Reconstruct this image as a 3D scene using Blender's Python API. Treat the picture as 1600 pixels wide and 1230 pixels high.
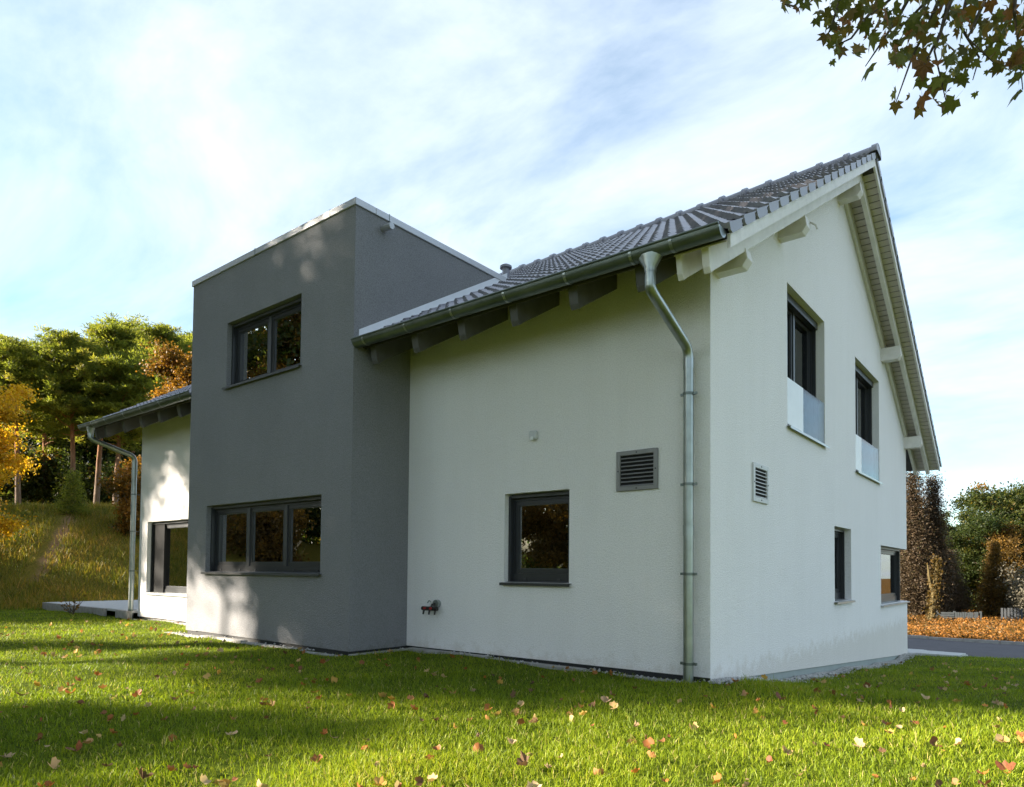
import bpy, bmesh, math, random
import numpy as np
from mathutils import Vector, Matrix
R = math.radians
rng = np.random.default_rng(7)
random.seed(7)
for o in list(bpy.data.objects): bpy.data.objects.remove(o)
scene = bpy.context.scene
col = scene.collection

# ------------------------------------------------------------------ camera
CAM = Vector((2.5733, -6.2119, 1.0209))
YAW, PITCH, ROLL, FPX = 0.6733, 0.031, 0.009, 1076.369
CYPX = 858.633
F = Vector((-math.sin(YAW)*math.cos(PITCH), math.cos(YAW)*math.cos(PITCH), math.sin(PITCH)))
Rt = Vector((math.cos(YAW), math.sin(YAW), 0)); Up = Rt.cross(F)
c_, s_ = math.cos(ROLL), math.sin(ROLL)
R2 = Rt*c_ + Up*s_; U2 = Up*c_ - Rt*s_
cd = bpy.data.cameras.new('camera'); cam = bpy.data.objects.new('camera', cd); col.objects.link(cam)
m = Matrix((R2, U2, -F)).transposed().to_4x4(); m.translation = CAM
cam.matrix_world = m
cd.sensor_fit = 'HORIZONTAL'; cd.sensor_width = 36.0
cd.lens = 36.0*FPX/1600.0
cd.shift_y = (CYPX-615.0)/1600.0
cd.clip_start = 0.05; cd.clip_end = 2000
scene.camera = cam
def ray(u, v): return F + R2*((u-800)/FPX) - U2*((v-CYPX)/FPX)
def at_dist(u, v, dist):
    q = ray(u, v); return CAM + q*(dist/math.hypot(q.x, q.y))

# ------------------------------------------------------------------ sky and sun
SUN_EL, SUN_AZ = R(19.0), (-0.7071, -0.7071)       # the sun stands to the left and behind the camera
w = bpy.data.worlds.new('World'); scene.world = w; w.use_nodes = True
nt = w.node_tree; nt.nodes.clear()
def N(t, k, **kw):
    n = t.nodes.new(k)
    for a, b in kw.items(): setattr(n, a, b)
    return n
out = N(nt, 'ShaderNodeOutputWorld'); bg = N(nt, 'ShaderNodeBackground')
sky = N(nt, 'ShaderNodeTexSky', sky_type='NISHITA', sun_disc=False)
sky.sun_elevation = SUN_EL
sky.sun_rotation = math.atan2(SUN_AZ[0], SUN_AZ[1])
sky.altitude = 200; sky.air_density = 1.0; sky.dust_density = 0.7; sky.ozone_density = 1.2
tc = N(nt, 'ShaderNodeTexCoord'); sep = N(nt, 'ShaderNodeSeparateXYZ')
nt.links.new(tc.outputs['Generated'], sep.inputs[0])
add = N(nt, 'ShaderNodeMath', operation='ADD'); add.inputs[1].default_value = 0.28
mx = N(nt, 'ShaderNodeMath', operation='MAXIMUM'); mx.inputs[1].default_value = 0.05
nt.links.new(sep.outputs['Z'], add.inputs[0]); nt.links.new(add.outputs[0], mx.inputs[0])
dx = N(nt, 'ShaderNodeMath', operation='DIVIDE'); dy = N(nt, 'ShaderNodeMath', operation='DIVIDE')
nt.links.new(sep.outputs['X'], dx.inputs[0]); nt.links.new(mx.outputs[0], dx.inputs[1])
nt.links.new(sep.outputs['Y'], dy.inputs[0]); nt.links.new(mx.outputs[0], dy.inputs[1])
cmb = N(nt, 'ShaderNodeCombineXYZ'); nt.links.new(dx.outputs[0], cmb.inputs[0]); nt.links.new(dy.outputs[0], cmb.inputs[1])
mp = N(nt, 'ShaderNodeMapping'); mp.inputs['Rotation'].default_value = (0, 0, R(20)); mp.inputs['Scale'].default_value = (0.75, 1.15, 1)
mp.inputs['Location'].default_value = (0.35, 0.9, 0)
nt.links.new(cmb.outputs[0], mp.inputs[0])
nz = N(nt, 'ShaderNodeTexNoise'); nz.inputs['Scale'].default_value = 2.1; nz.inputs['Detail'].default_value = 11; nz.inputs['Roughness'].default_value = 0.58
nz.inputs['Distortion'].default_value = 0.35
nt.links.new(mp.outputs[0], nz.inputs['Vector'])
cr = N(nt, 'ShaderNodeValToRGB'); cr.color_ramp.elements[0].position = 0.33; cr.color_ramp.elements[0].color = (0.12,)*3+(1,)
cr.color_ramp.elements[1].position = 0.70; cr.color_ramp.elements[1].color = (0.95,)*3+(1,)
nt.links.new(nz.outputs['Fac'], cr.inputs[0])
mixc = N(nt, 'ShaderNodeMix', data_type='RGBA')
mixc.inputs['B'].default_value = (3.75, 4.15, 4.6, 1)
nt.links.new(cr.outputs[0], mixc.inputs['Factor']); skt = N(nt, 'ShaderNodeMix', data_type='RGBA', blend_type='MULTIPLY'); skt.inputs['Factor'].default_value = 1; skt.inputs['B'].default_value = (0.76, 0.93, 0.95, 1)
nt.links.new(sky.outputs[0], skt.inputs['A']); nt.links.new(skt.outputs['Result'], mixc.inputs['A'])
nt.links.new(mixc.outputs['Result'], bg.inputs['Color'])
bg.inputs['Strength'].default_value = 0.050
nt.links.new(bg.outputs[0], out.inputs[0])

sd = bpy.data.lights.new('sun', 'SUN'); sd.energy = 3.7; sd.angle = R(0.75); sd.color = (1.0, 0.89, 0.74)
sun = bpy.data.objects.new('sun', sd); col.objects.link(sun)
ce = math.cos(SUN_EL)
to_sun = Vector((SUN_AZ[0]*ce, SUN_AZ[1]*ce, math.sin(SUN_EL)))
sun.rotation_euler = to_sun.to_track_quat('Z', 'Y').to_euler(); sun.location = (-30, -30, 30)
scene.view_settings.view_transform = 'Standard'; scene.view_settings.look = 'None'
scene.view_settings.exposure = 2.70; scene.view_settings.gamma = 1.0

# ------------------------------------------------------------------ helpers
def tag(o, label=None, cat=None, group=None, kind=None):
    if label: o['label'] = label
    if cat: o['category'] = cat
    if group: o['group'] = group
    if kind: o['kind'] = kind
    return o
def empty(name, loc=(0, 0, 0)):
    o = bpy.data.objects.new(name, None); o.location = loc; o.empty_display_size = 0.2; col.objects.link(o); return o
def link(name, me, mat=None, parent=None, kind=None):
    o = bpy.data.objects.new(name, me); col.objects.link(o)
    if mat is not None and not me.materials: me.materials.append(mat)
    if parent is not None:
        o.parent = parent
        if any(abs(v) > 1e-9 for v in parent.location) : pass
    if kind: o['kind'] = kind
    return o
class MB:
    def __init__(s): s.v = []; s.f = []
    def quad(s, a, b, c, d): n = len(s.v); s.v += [tuple(a), tuple(b), tuple(c), tuple(d)]; s.f.append((n, n+1, n+2, n+3)); return s
    def poly(s, pts): n = len(s.v); s.v += [tuple(p) for p in pts]; s.f.append(tuple(range(n, n+len(pts)))); return s
    def box(s, x0, x1, y0, y1, z0, z1):
        n = len(s.v)
        s.v += [(x, y, z) for z in (z0, z1) for y in (y0, y1) for x in (x0, x1)]
        for q in ((0, 2, 3, 1), (4, 5, 7, 6), (0, 1, 5, 4), (2, 6, 7, 3), (0, 4, 6, 2), (1, 3, 7, 5)): s.f.append(tuple(n+i for i in q))
        return s
    def prism(s, pts, ext):
        """closed outline pts (3D) extruded by vector ext"""
        n = len(s.v); k = len(pts); e = Vector(ext)
        s.v += [tuple(p) for p in pts] + [tuple(Vector(p)+e) for p in pts]
        s.f.append(tuple(range(n, n+k))[::-1]); s.f.append(tuple(range(n+k, n+2*k)))
        for i in range(k):
            j = (i+1) % k; s.f.append((n+i, n+j, n+k+j, n+k+i))
        return s
    def tube(s, path, rad, seg=12, caps=True):
        path = [Vector(p) for p in path]; n0 = len(s.v); k = len(path)
        if not hasattr(rad, '__len__'): rad = [rad]*k
        up = None
        for i, p in enumerate(path):
            t = (path[min(i+1, k-1)]-path[max(i-1, 0)]).normalized()
            if up is None: up = Vector((0, 0, 1)) if abs(t.z) < 0.9 else Vector((1, 0, 0))
            a = t.cross(up)
            if a.length < 1e-4: a = t.orthogonal()
            a.normalize(); b = a.cross(t).normalized(); up = b
            for j in range(seg):
                th = 2*math.pi*j/seg
                s.v.append(tuple(p + (a*math.cos(th)+b*math.sin(th))*rad[i]))
        for i in range(k-1):
            for j in range(seg):
                s.f.append((n0+i*seg+j, n0+i*seg+(j+1) % seg, n0+(i+1)*seg+(j+1) % seg, n0+(i+1)*seg+j))
        if caps:
            s.f.append(tuple(range(n0, n0+seg))[::-1]); s.f.append(tuple(range(n0+(k-1)*seg, n0+k*seg)))
        return s
    def mesh(s, name, mat=None, smooth=False, bevel=0):
        me = bpy.data.meshes.new(name); me.from_pydata(s.v, [], s.f)
        bm = bmesh.new(); bm.from_mesh(me)
        if not getattr(s, 'keep', False): bmesh.ops.remove_doubles(bm, verts=bm.verts, dist=1e-5)
        bmesh.ops.recalc_face_normals(bm, faces=bm.faces)
        if bevel:
            bmesh.ops.bevel(bm, geom=[e for e in bm.edges if len(e.link_faces) == 2 and e.calc_face_angle(0) > 0.6], offset=bevel, segments=1, affect='EDGES', clamp_overlap=True)
        bm.to_mesh(me); bm.free()
        if smooth:
            me.polygons.foreach_set('use_smooth', [True]*len(me.polygons))
            me.set_sharp_from_angle(angle=R(40))
        if mat: me.materials.append(mat)
        return me
    def build(s, name, mat, parent=None, smooth=False, bevel=0, kind=None):
        return link(name, s.mesh(name, mat, smooth, bevel), None, parent, kind)
def np_mesh(name, verts, k, mat, tint=None, faces=None, smooth=False):
    """fast mesh of equal k-gons; verts (n*k,3) when faces is None"""
    me = bpy.data.meshes.new(name); verts = np.asarray(verts, np.float32).reshape(-1, 3)
    if faces is None: faces = np.arange(len(verts), dtype=np.int32).reshape(-1, k)
    nf = len(faces)
    me.vertices.add(len(verts)); me.vertices.foreach_set('co', verts.ravel())
    me.loops.add(nf*k); me.loops.foreach_set('vertex_index', np.asarray(faces, np.int32).ravel())
    me.polygons.add(nf); me.polygons.foreach_set('loop_start', np.arange(0, nf*k, k, dtype=np.int32))
    me.update(calc_edges=True)
    if tint is not None:
        a = me.attributes.new('tint', 'FLOAT', 'FACE'); a.data.foreach_set('value', np.asarray(tint, np.float32))
    if smooth: me.polygons.foreach_set('use_smooth', np.ones(nf, bool))
    me.materials.append(mat); me.update()
    return me
def sstep(a, b, x):
    t = np.clip((np.asarray(x, float)-a)/(b-a), 0, 1); return t*t*(3-2*t)

# ------------------------------------------------------------------ materials
def new_mat(name):
    mt = bpy.data.materials.new(name); mt.use_nodes = True; t = mt.node_tree
    return mt, t, t.nodes['Principled BSDF'], t.nodes['Material Output']
def noise(t, scale, detail=4, rough=0.5, coord='Object', vec=None):
    n = N(t, 'ShaderNodeTexNoise'); n.inputs['Scale'].default_value = scale; n.inputs['Detail'].default_value = detail; n.inputs['Roughness'].default_value = rough
    if vec is None:
        c = N(t, 'ShaderNodeTexCoord'); vec = c.outputs[coord]
    t.links.new(vec, n.inputs['Vector']); return n
def ramp(t, src, stops):
    r = N(t, 'ShaderNodeValToRGB'); e = r.color_ramp.elements
    while len(e) < len(stops): e.new(0.5)
    for i, (p, cc) in enumerate(stops): e[i].position = p; e[i].color = tuple(cc)+(1,)
    t.links.new(src, r.inputs[0]); return r
def bump(t, b, src, strength, dist=0.01):
    n = N(t, 'ShaderNodeBump'); n.inputs['Strength'].default_value = strength; n.inputs['Distance'].default_value = dist
    t.links.new(src, n.inputs['Height']); t.links.new(n.outputs[0], b.inputs['Normal']); return n
def basic(name, c1, c2=None, scale=3, rough=0.6, metal=0, bscale=0, bstr=0.2, bdist=0.004, spec=0.5, detail=5):
    mt, t, b, o = new_mat(name)
    b.inputs['Roughness'].default_value = rough; b.inputs['Metallic'].default_value = metal; b.inputs['Specular IOR Level'].default_value = spec
    if c2 is None: c2 = tuple(v*0.88 for v in c1)
    n = noise(t, scale, detail, 0.6); r = ramp(t, n.outputs['Fac'], [(0.3, c2), (0.7, c1)]); t.links.new(r.outputs[0], b.inputs['Base Color'])
    if bscale:
        n2 = noise(t, bscale, 3, 0.6); bump(t, b, n2.outputs['Fac'], bstr, bdist)
    return mt
def plaster(name, base, dark, grain=0.88):
    mt, t, b, o = new_mat(name)
    b.inputs['Roughness'].default_value = 0.93; b.inputs['Specular IOR Level'].default_value = 0.2
    n1 = noise(t, 0.9, 7, 0.62); n2 = noise(t, 75, 3, 0.65)
    c = N(t, 'ShaderNodeTexCoord'); mpn = N(t, 'ShaderNodeMapping'); mpn.inputs['Scale'].default_value = (5, 5, 0.35); t.links.new(c.outputs['Object'], mpn.inputs[0])
    n3 = noise(t, 1.0, 5, 0.6, vec=mpn.outputs[0])
    r1 = ramp(t, n1.outputs['Fac'], [(0.3, dark), (0.7, base)])
    r2 = ramp(t, n2.outputs['Fac'], [(0.32, (grain,)*3), (0.60, (1, 1, 1))])
    r3 = ramp(t, n3.outputs['Fac'], [(0.28, (0.975, 0.975, 0.97)), (0.60, (1, 1, 1))])
    res = r1.outputs[0]
    for rr in (r2, r3):
        mm = N(t, 'ShaderNodeMix', data_type='RGBA', blend_type='MULTIPLY'); mm.inputs['Factor'].default_value = 1
        t.links.new(res, mm.inputs['A']); t.links.new(rr.outputs[0], mm.inputs['B']); res = mm.outputs['Result']
    # mud splashed up by rain along the foot of the wall
    sp = N(t, 'ShaderNodeSeparateXYZ'); t.links.new(c.outputs['Object'], sp.inputs[0])
    n4 = noise(t, 7, 6, 0.7); ma = N(t, 'ShaderNodeMath', operation='MULTIPLY_ADD'); ma.inputs[1].default_value = -0.75; t.links.new(n4.outputs['Fac'], ma.inputs[0]); t.links.new(sp.outputs['Z'], ma.inputs[2])
    mr = N(t, 'ShaderNodeMapRange'); mr.inputs['From Min'].default_value = -0.24; mr.inputs['From Max'].default_value = -0.40; mr.inputs['To Max'].default_value = 0.35; t.links.new(ma.outputs[0], mr.inputs['Value'])
    mm = N(t, 'ShaderNodeMix', data_type='RGBA', blend_type='MULTIPLY'); t.links.new(mr.outputs[0], mm.inputs['Factor']); t.links.new(res, mm.inputs['A']); mm.inputs['B'].default_value = (0.62, 0.56, 0.46, 1)
    t.links.new(mm.outputs['Result'], b.inputs['Base Color'])
    v = N(t, 'ShaderNodeTexVoronoi'); v.inputs['Scale'].default_value = 95; t.links.new(c.outputs['Object'], v.inputs['Vector'])
    s = N(t, 'ShaderNodeMath', operation='ADD'); t.links.new(v.outputs['Distance'], s.inputs[0]); t.links.new(n2.outputs['Fac'], s.inputs[1])
    bump(t, b, s.outputs[0], 0.8, 0.006)
    return mt
def leaf_mat(name, stops, trans=0.35, rough=0.55, tr_gain=1.15):
    mt, t, b, o = new_mat(name)
    a = N(t, 'ShaderNodeAttribute', attribute_name='tint')
    r = ramp(t, a.outputs['Fac'], stops); t.links.new(r.outputs[0], b.inputs['Base Color'])
    b.inputs['Roughness'].default_value = rough; b.inputs['Specular IOR Level'].default_value = 0.25
    tr = N(t, 'ShaderNodeBsdfTranslucent'); g = N(t, 'ShaderNodeMix', data_type='RGBA', blend_type='MULTIPLY'); g.inputs['Factor'].default_value = 1
    g.inputs['B'].default_value = (tr_gain, tr_gain, tr_gain*0.6, 1); t.links.new(r.outputs[0], g.inputs['A']); t.links.new(g.outputs['Result'], tr.inputs['Color'])
    ms = N(t, 'ShaderNodeMixShader'); ms.inputs[0].default_value = trans
    t.links.new(b.outputs[0], ms.inputs[1]); t.links.new(tr.outputs[0], ms.inputs[2]); t.links.new(ms.outputs[0], o.inputs['Surface'])
    return mt
def bark(name, c1, c2, z_lo=None, c3=None, z_hi=None, scale=9):
    mt, t, b, o = new_mat(name); b.inputs['Roughness'].default_value = 0.95; b.inputs['Specular IOR Level'].default_value = 0.15
    c = N(t, 'ShaderNodeTexCoord'); mpn = N(t, 'ShaderNodeMapping'); mpn.inputs['Scale'].default_value = (1, 1, 0.22); t.links.new(c.outputs['Object'], mpn.inputs[0])
    n = noise(t, scale, 6, 0.65, vec=mpn.outputs[0]); r = ramp(t, n.outputs['Fac'], [(0.35, c2), (0.65, c1)])
    res = r.outputs[0]
    if c3:
        sp = N(t, 'ShaderNodeSeparateXYZ'); t.links.new(c.outputs['Object'], sp.inputs[0])
        mr = N(t, 'ShaderNodeMapRange'); mr.inputs['From Min'].default_value = z_lo; mr.inputs['From Max'].default_value = z_hi; t.links.new(sp.outputs['Z'], mr.inputs['Value'])
        r3 = ramp(t, n.outputs['Fac'], [(0.35, tuple(v*0.6 for v in c3)), (0.65, c3)])
        mm = N(t, 'ShaderNodeMix', data_type='RGBA'); t.links.new(mr.outputs[0], mm.inputs['Factor']); t.links.new(res, mm.inputs['A']); t.links.new(r3.outputs[0], mm.inputs['B']); res = mm.outputs['Result']
    t.links.new(res, b.inputs['Base Color']); bump(t, b, n.outputs['Fac'], 0.8, 0.03)
    return mt
def glass_mat(name, tint=(0.75, 0.8, 0.8), refl=0.60, ior=1.75):
    mt, t, b, o = new_mat(name); t.nodes.remove(b)
    tr = N(t, 'ShaderNodeBsdfTransparent'); tr.inputs[0].default_value = tint+(1,)
    gl = N(t, 'ShaderNodeBsdfGlossy'); gl.inputs['Roughness'].default_value = 0.0; gl.inputs['Color'].default_value = (0.97, 0.98, 1.0, 1)
    lw = N(t, 'ShaderNodeFresnel'); lw.inputs['IOR'].default_value = ior
    ad = N(t, 'ShaderNodeMath', operation='ADD', use_clamp=True); ad.inputs[1].default_value = refl; t.links.new(lw.outputs[0], ad.inputs[0])
    n = noise(t, 1.3, 2); bp = N(t, 'ShaderNodeBump'); bp.inputs['Strength'].default_value = 0.02; bp.inputs['Distance'].default_value = 0.02
    t.links.new(n.outputs['Fac'], bp.inputs['Height']); t.links.new(bp.outputs[0], gl.inputs['Normal'])
    ms = N(t, 'ShaderNodeMixShader'); t.links.new(ad.outputs[0], ms.inputs[0]); t.links.new(tr.outputs[0], ms.inputs[1]); t.links.new(gl.outputs[0], ms.inputs[2])
    t.links.new(ms.outputs[0], o.inputs['Surface'])
    return mt
M = {}
M['white'] = plaster('white_plaster', (0.925, 0.895, 0.885), (0.895, 0.865, 0.855), 0.86)
M['grey'] = plaster('grey_plaster', (0.275, 0.275, 0.285), (0.245, 0.245, 0.255), 0.66)
M['plinth'] = basic('plinth_coat', (0.36, 0.40, 0.39), scale=4, rough=0.9, bscale=60)
M['gap'] = basic('base_profile', (0.03, 0.03, 0.03), rough=0.8)
M['coping'] = basic('coping_metal', (0.52, 0.52, 0.53), scale=2, rough=0.45, metal=0.55)
M['zinc'] = basic('zinc', (0.42, 0.45, 0.44), (0.27, 0.30, 0.285), scale=5, rough=0.36, metal=0.9, detail=8)
M['dzinc'] = basic('weathered_zinc', (0.20, 0.225, 0.215), (0.12, 0.145, 0.13), scale=3.5, rough=0.42, metal=0.8, detail=8)
M['flash'] = basic('flashing_metal', (0.72, 0.73, 0.75), scale=3, rough=0.4, metal=0.4)
M['anth'] = basic('anthracite_frame', (0.026, 0.028, 0.031), scale=5, rough=0.38)
M['anth2'] = basic('anthracite_light', (0.055, 0.057, 0.06), scale=5, rough=0.42)
M['sillm'] = basic('sill_aluminium_dark', (0.05, 0.052, 0.056), scale=5, rough=0.35, metal=0.3)
M['sillg'] = basic('sill_aluminium_grey', (0.42, 0.44, 0.44), scale=5, rough=0.35, metal=0.6)
M['glass'] = glass_mat('window_glass')
M['glassg'] = glass_mat('gable_glass', (0.5, 0.54, 0.56), -0.02, 1.45)
M['railglass'] = glass_mat('balustrade_glass', (0.62, 0.70, 0.72), -0.10, 1.3)
M['palew'] = basic('opaque_pale', (0.80, 0.80, 0.79), rough=0.35)
M['tailw'] = basic('dark_grey_wood', (0.115, 0.11, 0.108), (0.08, 0.078, 0.076), scale=6, rough=0.7)  # darker grey tone for the rafters along the eaves
M['wpaint'] = basic('white_painted_wood', (0.85, 0.81, 0.79), (0.70, 0.665, 0.65), scale=6, rough=0.6, bscale=30, bstr=0.15)
M['soffit'] = basic('soffit_wood', (0.66, 0.60, 0.55), (0.52, 0.46, 0.41), scale=5, rough=0.7, bscale=30, bstr=0.15)
M['soffitd'] = basic('eave_wood', (0.095, 0.088, 0.082), (0.06, 0.055, 0.05), scale=5, rough=0.75)
M['vent'] = basic('vent_grey', (0.24, 0.235, 0.23), rough=0.45, metal=0.2)
M['ventw'] = basic('vent_white', (0.60, 0.60, 0.60), rough=0.5)
M['black'] = basic('black', (0.008, 0.008, 0.008), rough=0.9)
M['inner'] = basic('interior_plaster', (0.42, 0.40, 0.37), rough=0.9)
M['concrete'] = basic('concrete', (0.36, 0.345, 0.32), (0.25, 0.235, 0.22), scale=8, rough=0.9, bscale=70, bstr=0.4)
M['slab'] = basic('paving', (0.55, 0.55, 0.54), (0.46, 0.46, 0.45), scale=6, rough=0.85, bscale=60)
M['asphalt'] = basic('asphalt', (0.085, 0.078, 0.085), (0.062, 0.056, 0.062), scale=2.2, rough=0.9, bscale=140, bstr=0.6)
M['pebble'] = basic('pebble', (0.55, 0.54, 0.52), (0.26, 0.25, 0.24), scale=35, rough=0.8)
M['brass'] = basic('dark_brass', (0.05, 0.045, 0.04), rough=0.4, metal=0.6)
M['red'] = basic('red_knob', (0.35, 0.02, 0.02), rough=0.4)
M['curtain'] = basic('brown_curtain', (0.30, 0.15, 0.09), (0.22, 0.11, 0.065), scale=4, rough=0.9)
M['fence'] = basic('fence_wood', (0.055, 0.064, 0.068), (0.035, 0.042, 0.045), scale=6, rough=0.9)
# roof tile: slate-coloured engobe with a slight sheen
mt, t, b, o = new_mat('roof_tile'); M['tile'] = mt
oi = N(t, 'ShaderNodeObjectInfo'); n = noise(t, 4, 5, 0.6, 'Object'); s = N(t, 'ShaderNodeMath', operation='ADD'); mu = N(t, 'ShaderNodeMath', operation='MULTIPLY'); mu.inputs[1].default_value = 0.35
t.links.new(oi.outputs['Random'], mu.inputs[0]); t.links.new(mu.outputs[0], s.inputs[0]); t.links.new(n.outputs['Fac'], s.inputs[1])
r = ramp(t, s.outputs[0], [(0.4, (0.195, 0.19, 0.225)), (0.95, (0.285, 0.28, 0.32))]); t.links.new(r.outputs[0], b.inputs['Base Color'])
b.inputs['Roughness'].default_value = 0.36; b.inputs['Specular IOR Level'].default_value = 0.6
n2 = noise(t, 60, 3); bump(t, b, n2.outputs['Fac'], 0.12, 0.003)

# ------------------------------------------------------------------ terrain
def hz(x, y):
    x = np.asarray(x, float); y = np.asarray(y, float)
    wr = sstep(-13, -2, x)
    yy = np.clip(y, 0, None)
    drop = -0.0636*np.minimum(yy, 11.2) - 0.50*sstep(11.2, 15.4, yy) - 0.15*sstep(20, 40, yy)
    h = wr*drop
    edge = -17.5 + 0.8*np.sin(y*0.21+0.6) + 0.10*np.clip(-y-4, 0, 30)
    hill = 3.3*sstep(0, 10.5, edge-x) + 0.9*sstep(10, 40, edge-x)
    hill = hill*(1 + 0.05*np.sin(y*0.5+x*0.3))
    h = h + hill
    h = h + 0.016*np.sin(x*1.7+0.4)*np.cos(y*1.3) + 0.011*np.sin(x*3.9+y*2.7) + 0.007*np.cos(x*6.1-y*5.2)
    h = h - 0.085*sstep(0.3, 2.5, y)*(1-sstep(8.5, 10.3, y))*sstep(-0.6, -0.1, x)*(1-sstep(0.5, 3.0, x))
    # a shallow dip in the turf at the lower left of the picture
    h = h - 0.05*np.exp(-(((x+0.7)/0.5)**2+((y+4.3)/0.35)**2)) - 0.012
    return h
# ground material: lawn soil, dry hill, field
mt, t, b, o = new_mat('ground'); M['ground'] = mt
b.inputs['Roughness'].default_value = 1.0; b.inputs['Specular IOR Level'].default_value = 0.05
n1 = noise(t, 1.2, 6, 0.6); n2 = noise(t, 26, 5, 0.7)
lawn = ramp(t, n2.outputs['Fac'], [(0.3, (0.03, 0.04, 0.007)), (0.5, (0.08, 0.11, 0.010)), (0.75, (0.14, 0.165, 0.014))])
dry = ramp(t, n2.outputs['Fac'], [(0.3, (0.05, 0.05, 0.010)), (0.55, (0.15, 0.12, 0.02)), (0.8, (0.24, 0.16, 0.04))])
fld = ramp(t, n2.outputs['Fac'], [(0.3, (0.07, 0.04, 0.012)), (0.7, (0.20, 0.10, 0.02))])
cc = N(t, 'ShaderNodeTexCoord'); sp = N(t, 'ShaderNodeSeparateXYZ'); t.links.new(cc.outputs['Object'], sp.inputs[0])
def mrange(src, a, bb):
    k = N(t, 'ShaderNodeMapRange'); k.inputs['From Min'].default_value = a; k.inputs['From Max'].default_value = bb; t.links.new(src, k.inputs['Value']); return k.outputs[0]
def mixcol(f, a, bb):
    k = N(t, 'ShaderNodeMix', data_type='RGBA'); t.links.new(f, k.inputs['Factor']); t.links.new(a, k.inputs['A']); t.links.new(bb, k.inputs['B']); return k.outputs['Result']
xw = N(t, 'ShaderNodeMath', operation='ADD'); mm_ = N(t, 'ShaderNodeMath', operation='MULTIPLY'); mm_.inputs[1].default_value = 1.6
t.links.new(n1.outputs['Fac'], mm_.inputs[0]); t.links.new(mm_.outputs[0], xw.inputs[0]); t.links.new(sp.outputs['X'], xw.inputs[1])
c_ = mixcol(mrange(xw.outputs[0], -16.3, -17.6), lawn.outputs[0], dry.outputs[0])
# the worn footpath running up the bank
px_ = N(t, 'ShaderNodeMath', operation='MULTIPLY_ADD'); px_.inputs[1].default_value = 0.52; px_.inputs[2].default_value = 9.97-0.25
t.links.new(sp.outputs['X'], px_.inputs[0])
pd = N(t, 'ShaderNodeMath', operation='ADD'); t.links.new(px_.outputs[0], pd.inputs[0]); t.links.new(sp.outputs['Y'], pd.inputs[1])
pa = N(t, 'ShaderNodeMath', operation='ABSOLUTE'); t.links.new(pd.outputs[0], pa.inputs[0])
pn = N(t, 'ShaderNodeMath', operation='MULTIPLY_ADD'); pn.inputs[1].default_value = 0.5; t.links.new(n1.outputs['Fac'], pn.inputs[0]); t.links.new(pa.outputs[0], pn.inputs[2])
path_c = ramp(t, n2.outputs['Fac'], [(0.3, (0.16, 0.095, 0.05)), (0.7, (0.27, 0.165, 0.095))])
pm = N(t, 'ShaderNodeMath', operation='MULTIPLY'); t.links.new(mrange(pn.outputs[0], 0.52, 0.30), pm.inputs[0]); t.links.new(mrange(sp.outputs['X'], -19.6, -20.4), pm.inputs[1])
c_ = mixcol(pm.outputs[0], c_, path_c.outputs[0])
fm = N(t, 'ShaderNodeMath', operation='MULTIPLY'); t.links.new(mrange(sp.outputs['Y'], 21.0, 21.6), fm.inputs[0]); t.links.new(mrange(sp.outputs['X'], -14, -12), fm.inputs[1])
c_ = mixcol(fm.outputs[0], c_, fld.outputs[0])
t.links.new(c_, b.inputs['Base Color']); bump(t, b, n2.outputs['Fac'], 0.6, 0.03)

gx = np.unique(np.concatenate([np.linspace(-400, -60, 10), np.linspace(-60, -14, 93), np.linspace(-14, 6, 101), np.linspace(6, 40, 35), np.linspace(40, 400, 10)]))
gy = np.unique(np.concatenate([np.linspace(-400, -40, 10), np.linspace(-40, -7, 40), np.linspace(-7, 16, 116), np.linspace(16, 60, 60), np.linspace(60, 400, 10)]))
GX, GY = np.meshgrid(gx, gy, indexing='xy'); GZ = hz(GX, GY)
nx, ny = len(gx), len(gy)
idx = np.arange(nx*ny).reshape(ny, nx)
fc = np.stack([idx[:-1, :-1], idx[:-1, 1:], idx[1:, 1:], idx[1:, :-1]], -1).reshape(-1, 4)
ground = link('ground', np_mesh('ground', np.stack([GX, GY, GZ], -1), 4, M['ground'], faces=fc, smooth=True), kind='structure')
# road across the back, with kerb stones along its far side
def strip(name, x0, x1, yf, mat, dz, n=60, kind='structure'):
    xs = np.linspace(x0, x1, n); ya, yb = yf; V = []
    rows = 6
    for x in xs:
        for k in range(rows):
            y = ya(x)+(yb(x)-ya(x))*k/(rows-1); V.append((x, y, float(hz(x, y))+dz))
    I = np.arange(n*rows).reshape(n, rows)
    f = np.stack([I[:-1, :-1], I[1:, :-1], I[1:, 1:], I[:-1, 1:]], -1).reshape(-1, 4)
    return link(name, np_mesh(name, V, 4, mat, faces=f, smooth=True), kind=kind)
road = strip('road', -14, 60, (lambda x: 15.6, lambda x: 21.0), M['asphalt'], 0.05)
kerbm = MB().box(-0.495, 0.495, -0.06, 0.06, -0.2, 0.10).mesh('kerb_stone', M['concrete'], bevel=0.008)
for i in range(30):
    k = link('kerb_stone', kerbm, parent=road); x = -9.5+i*1.0
    k.location = (x, 21.06, float(hz(x, 21.06))+0.03)

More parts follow.
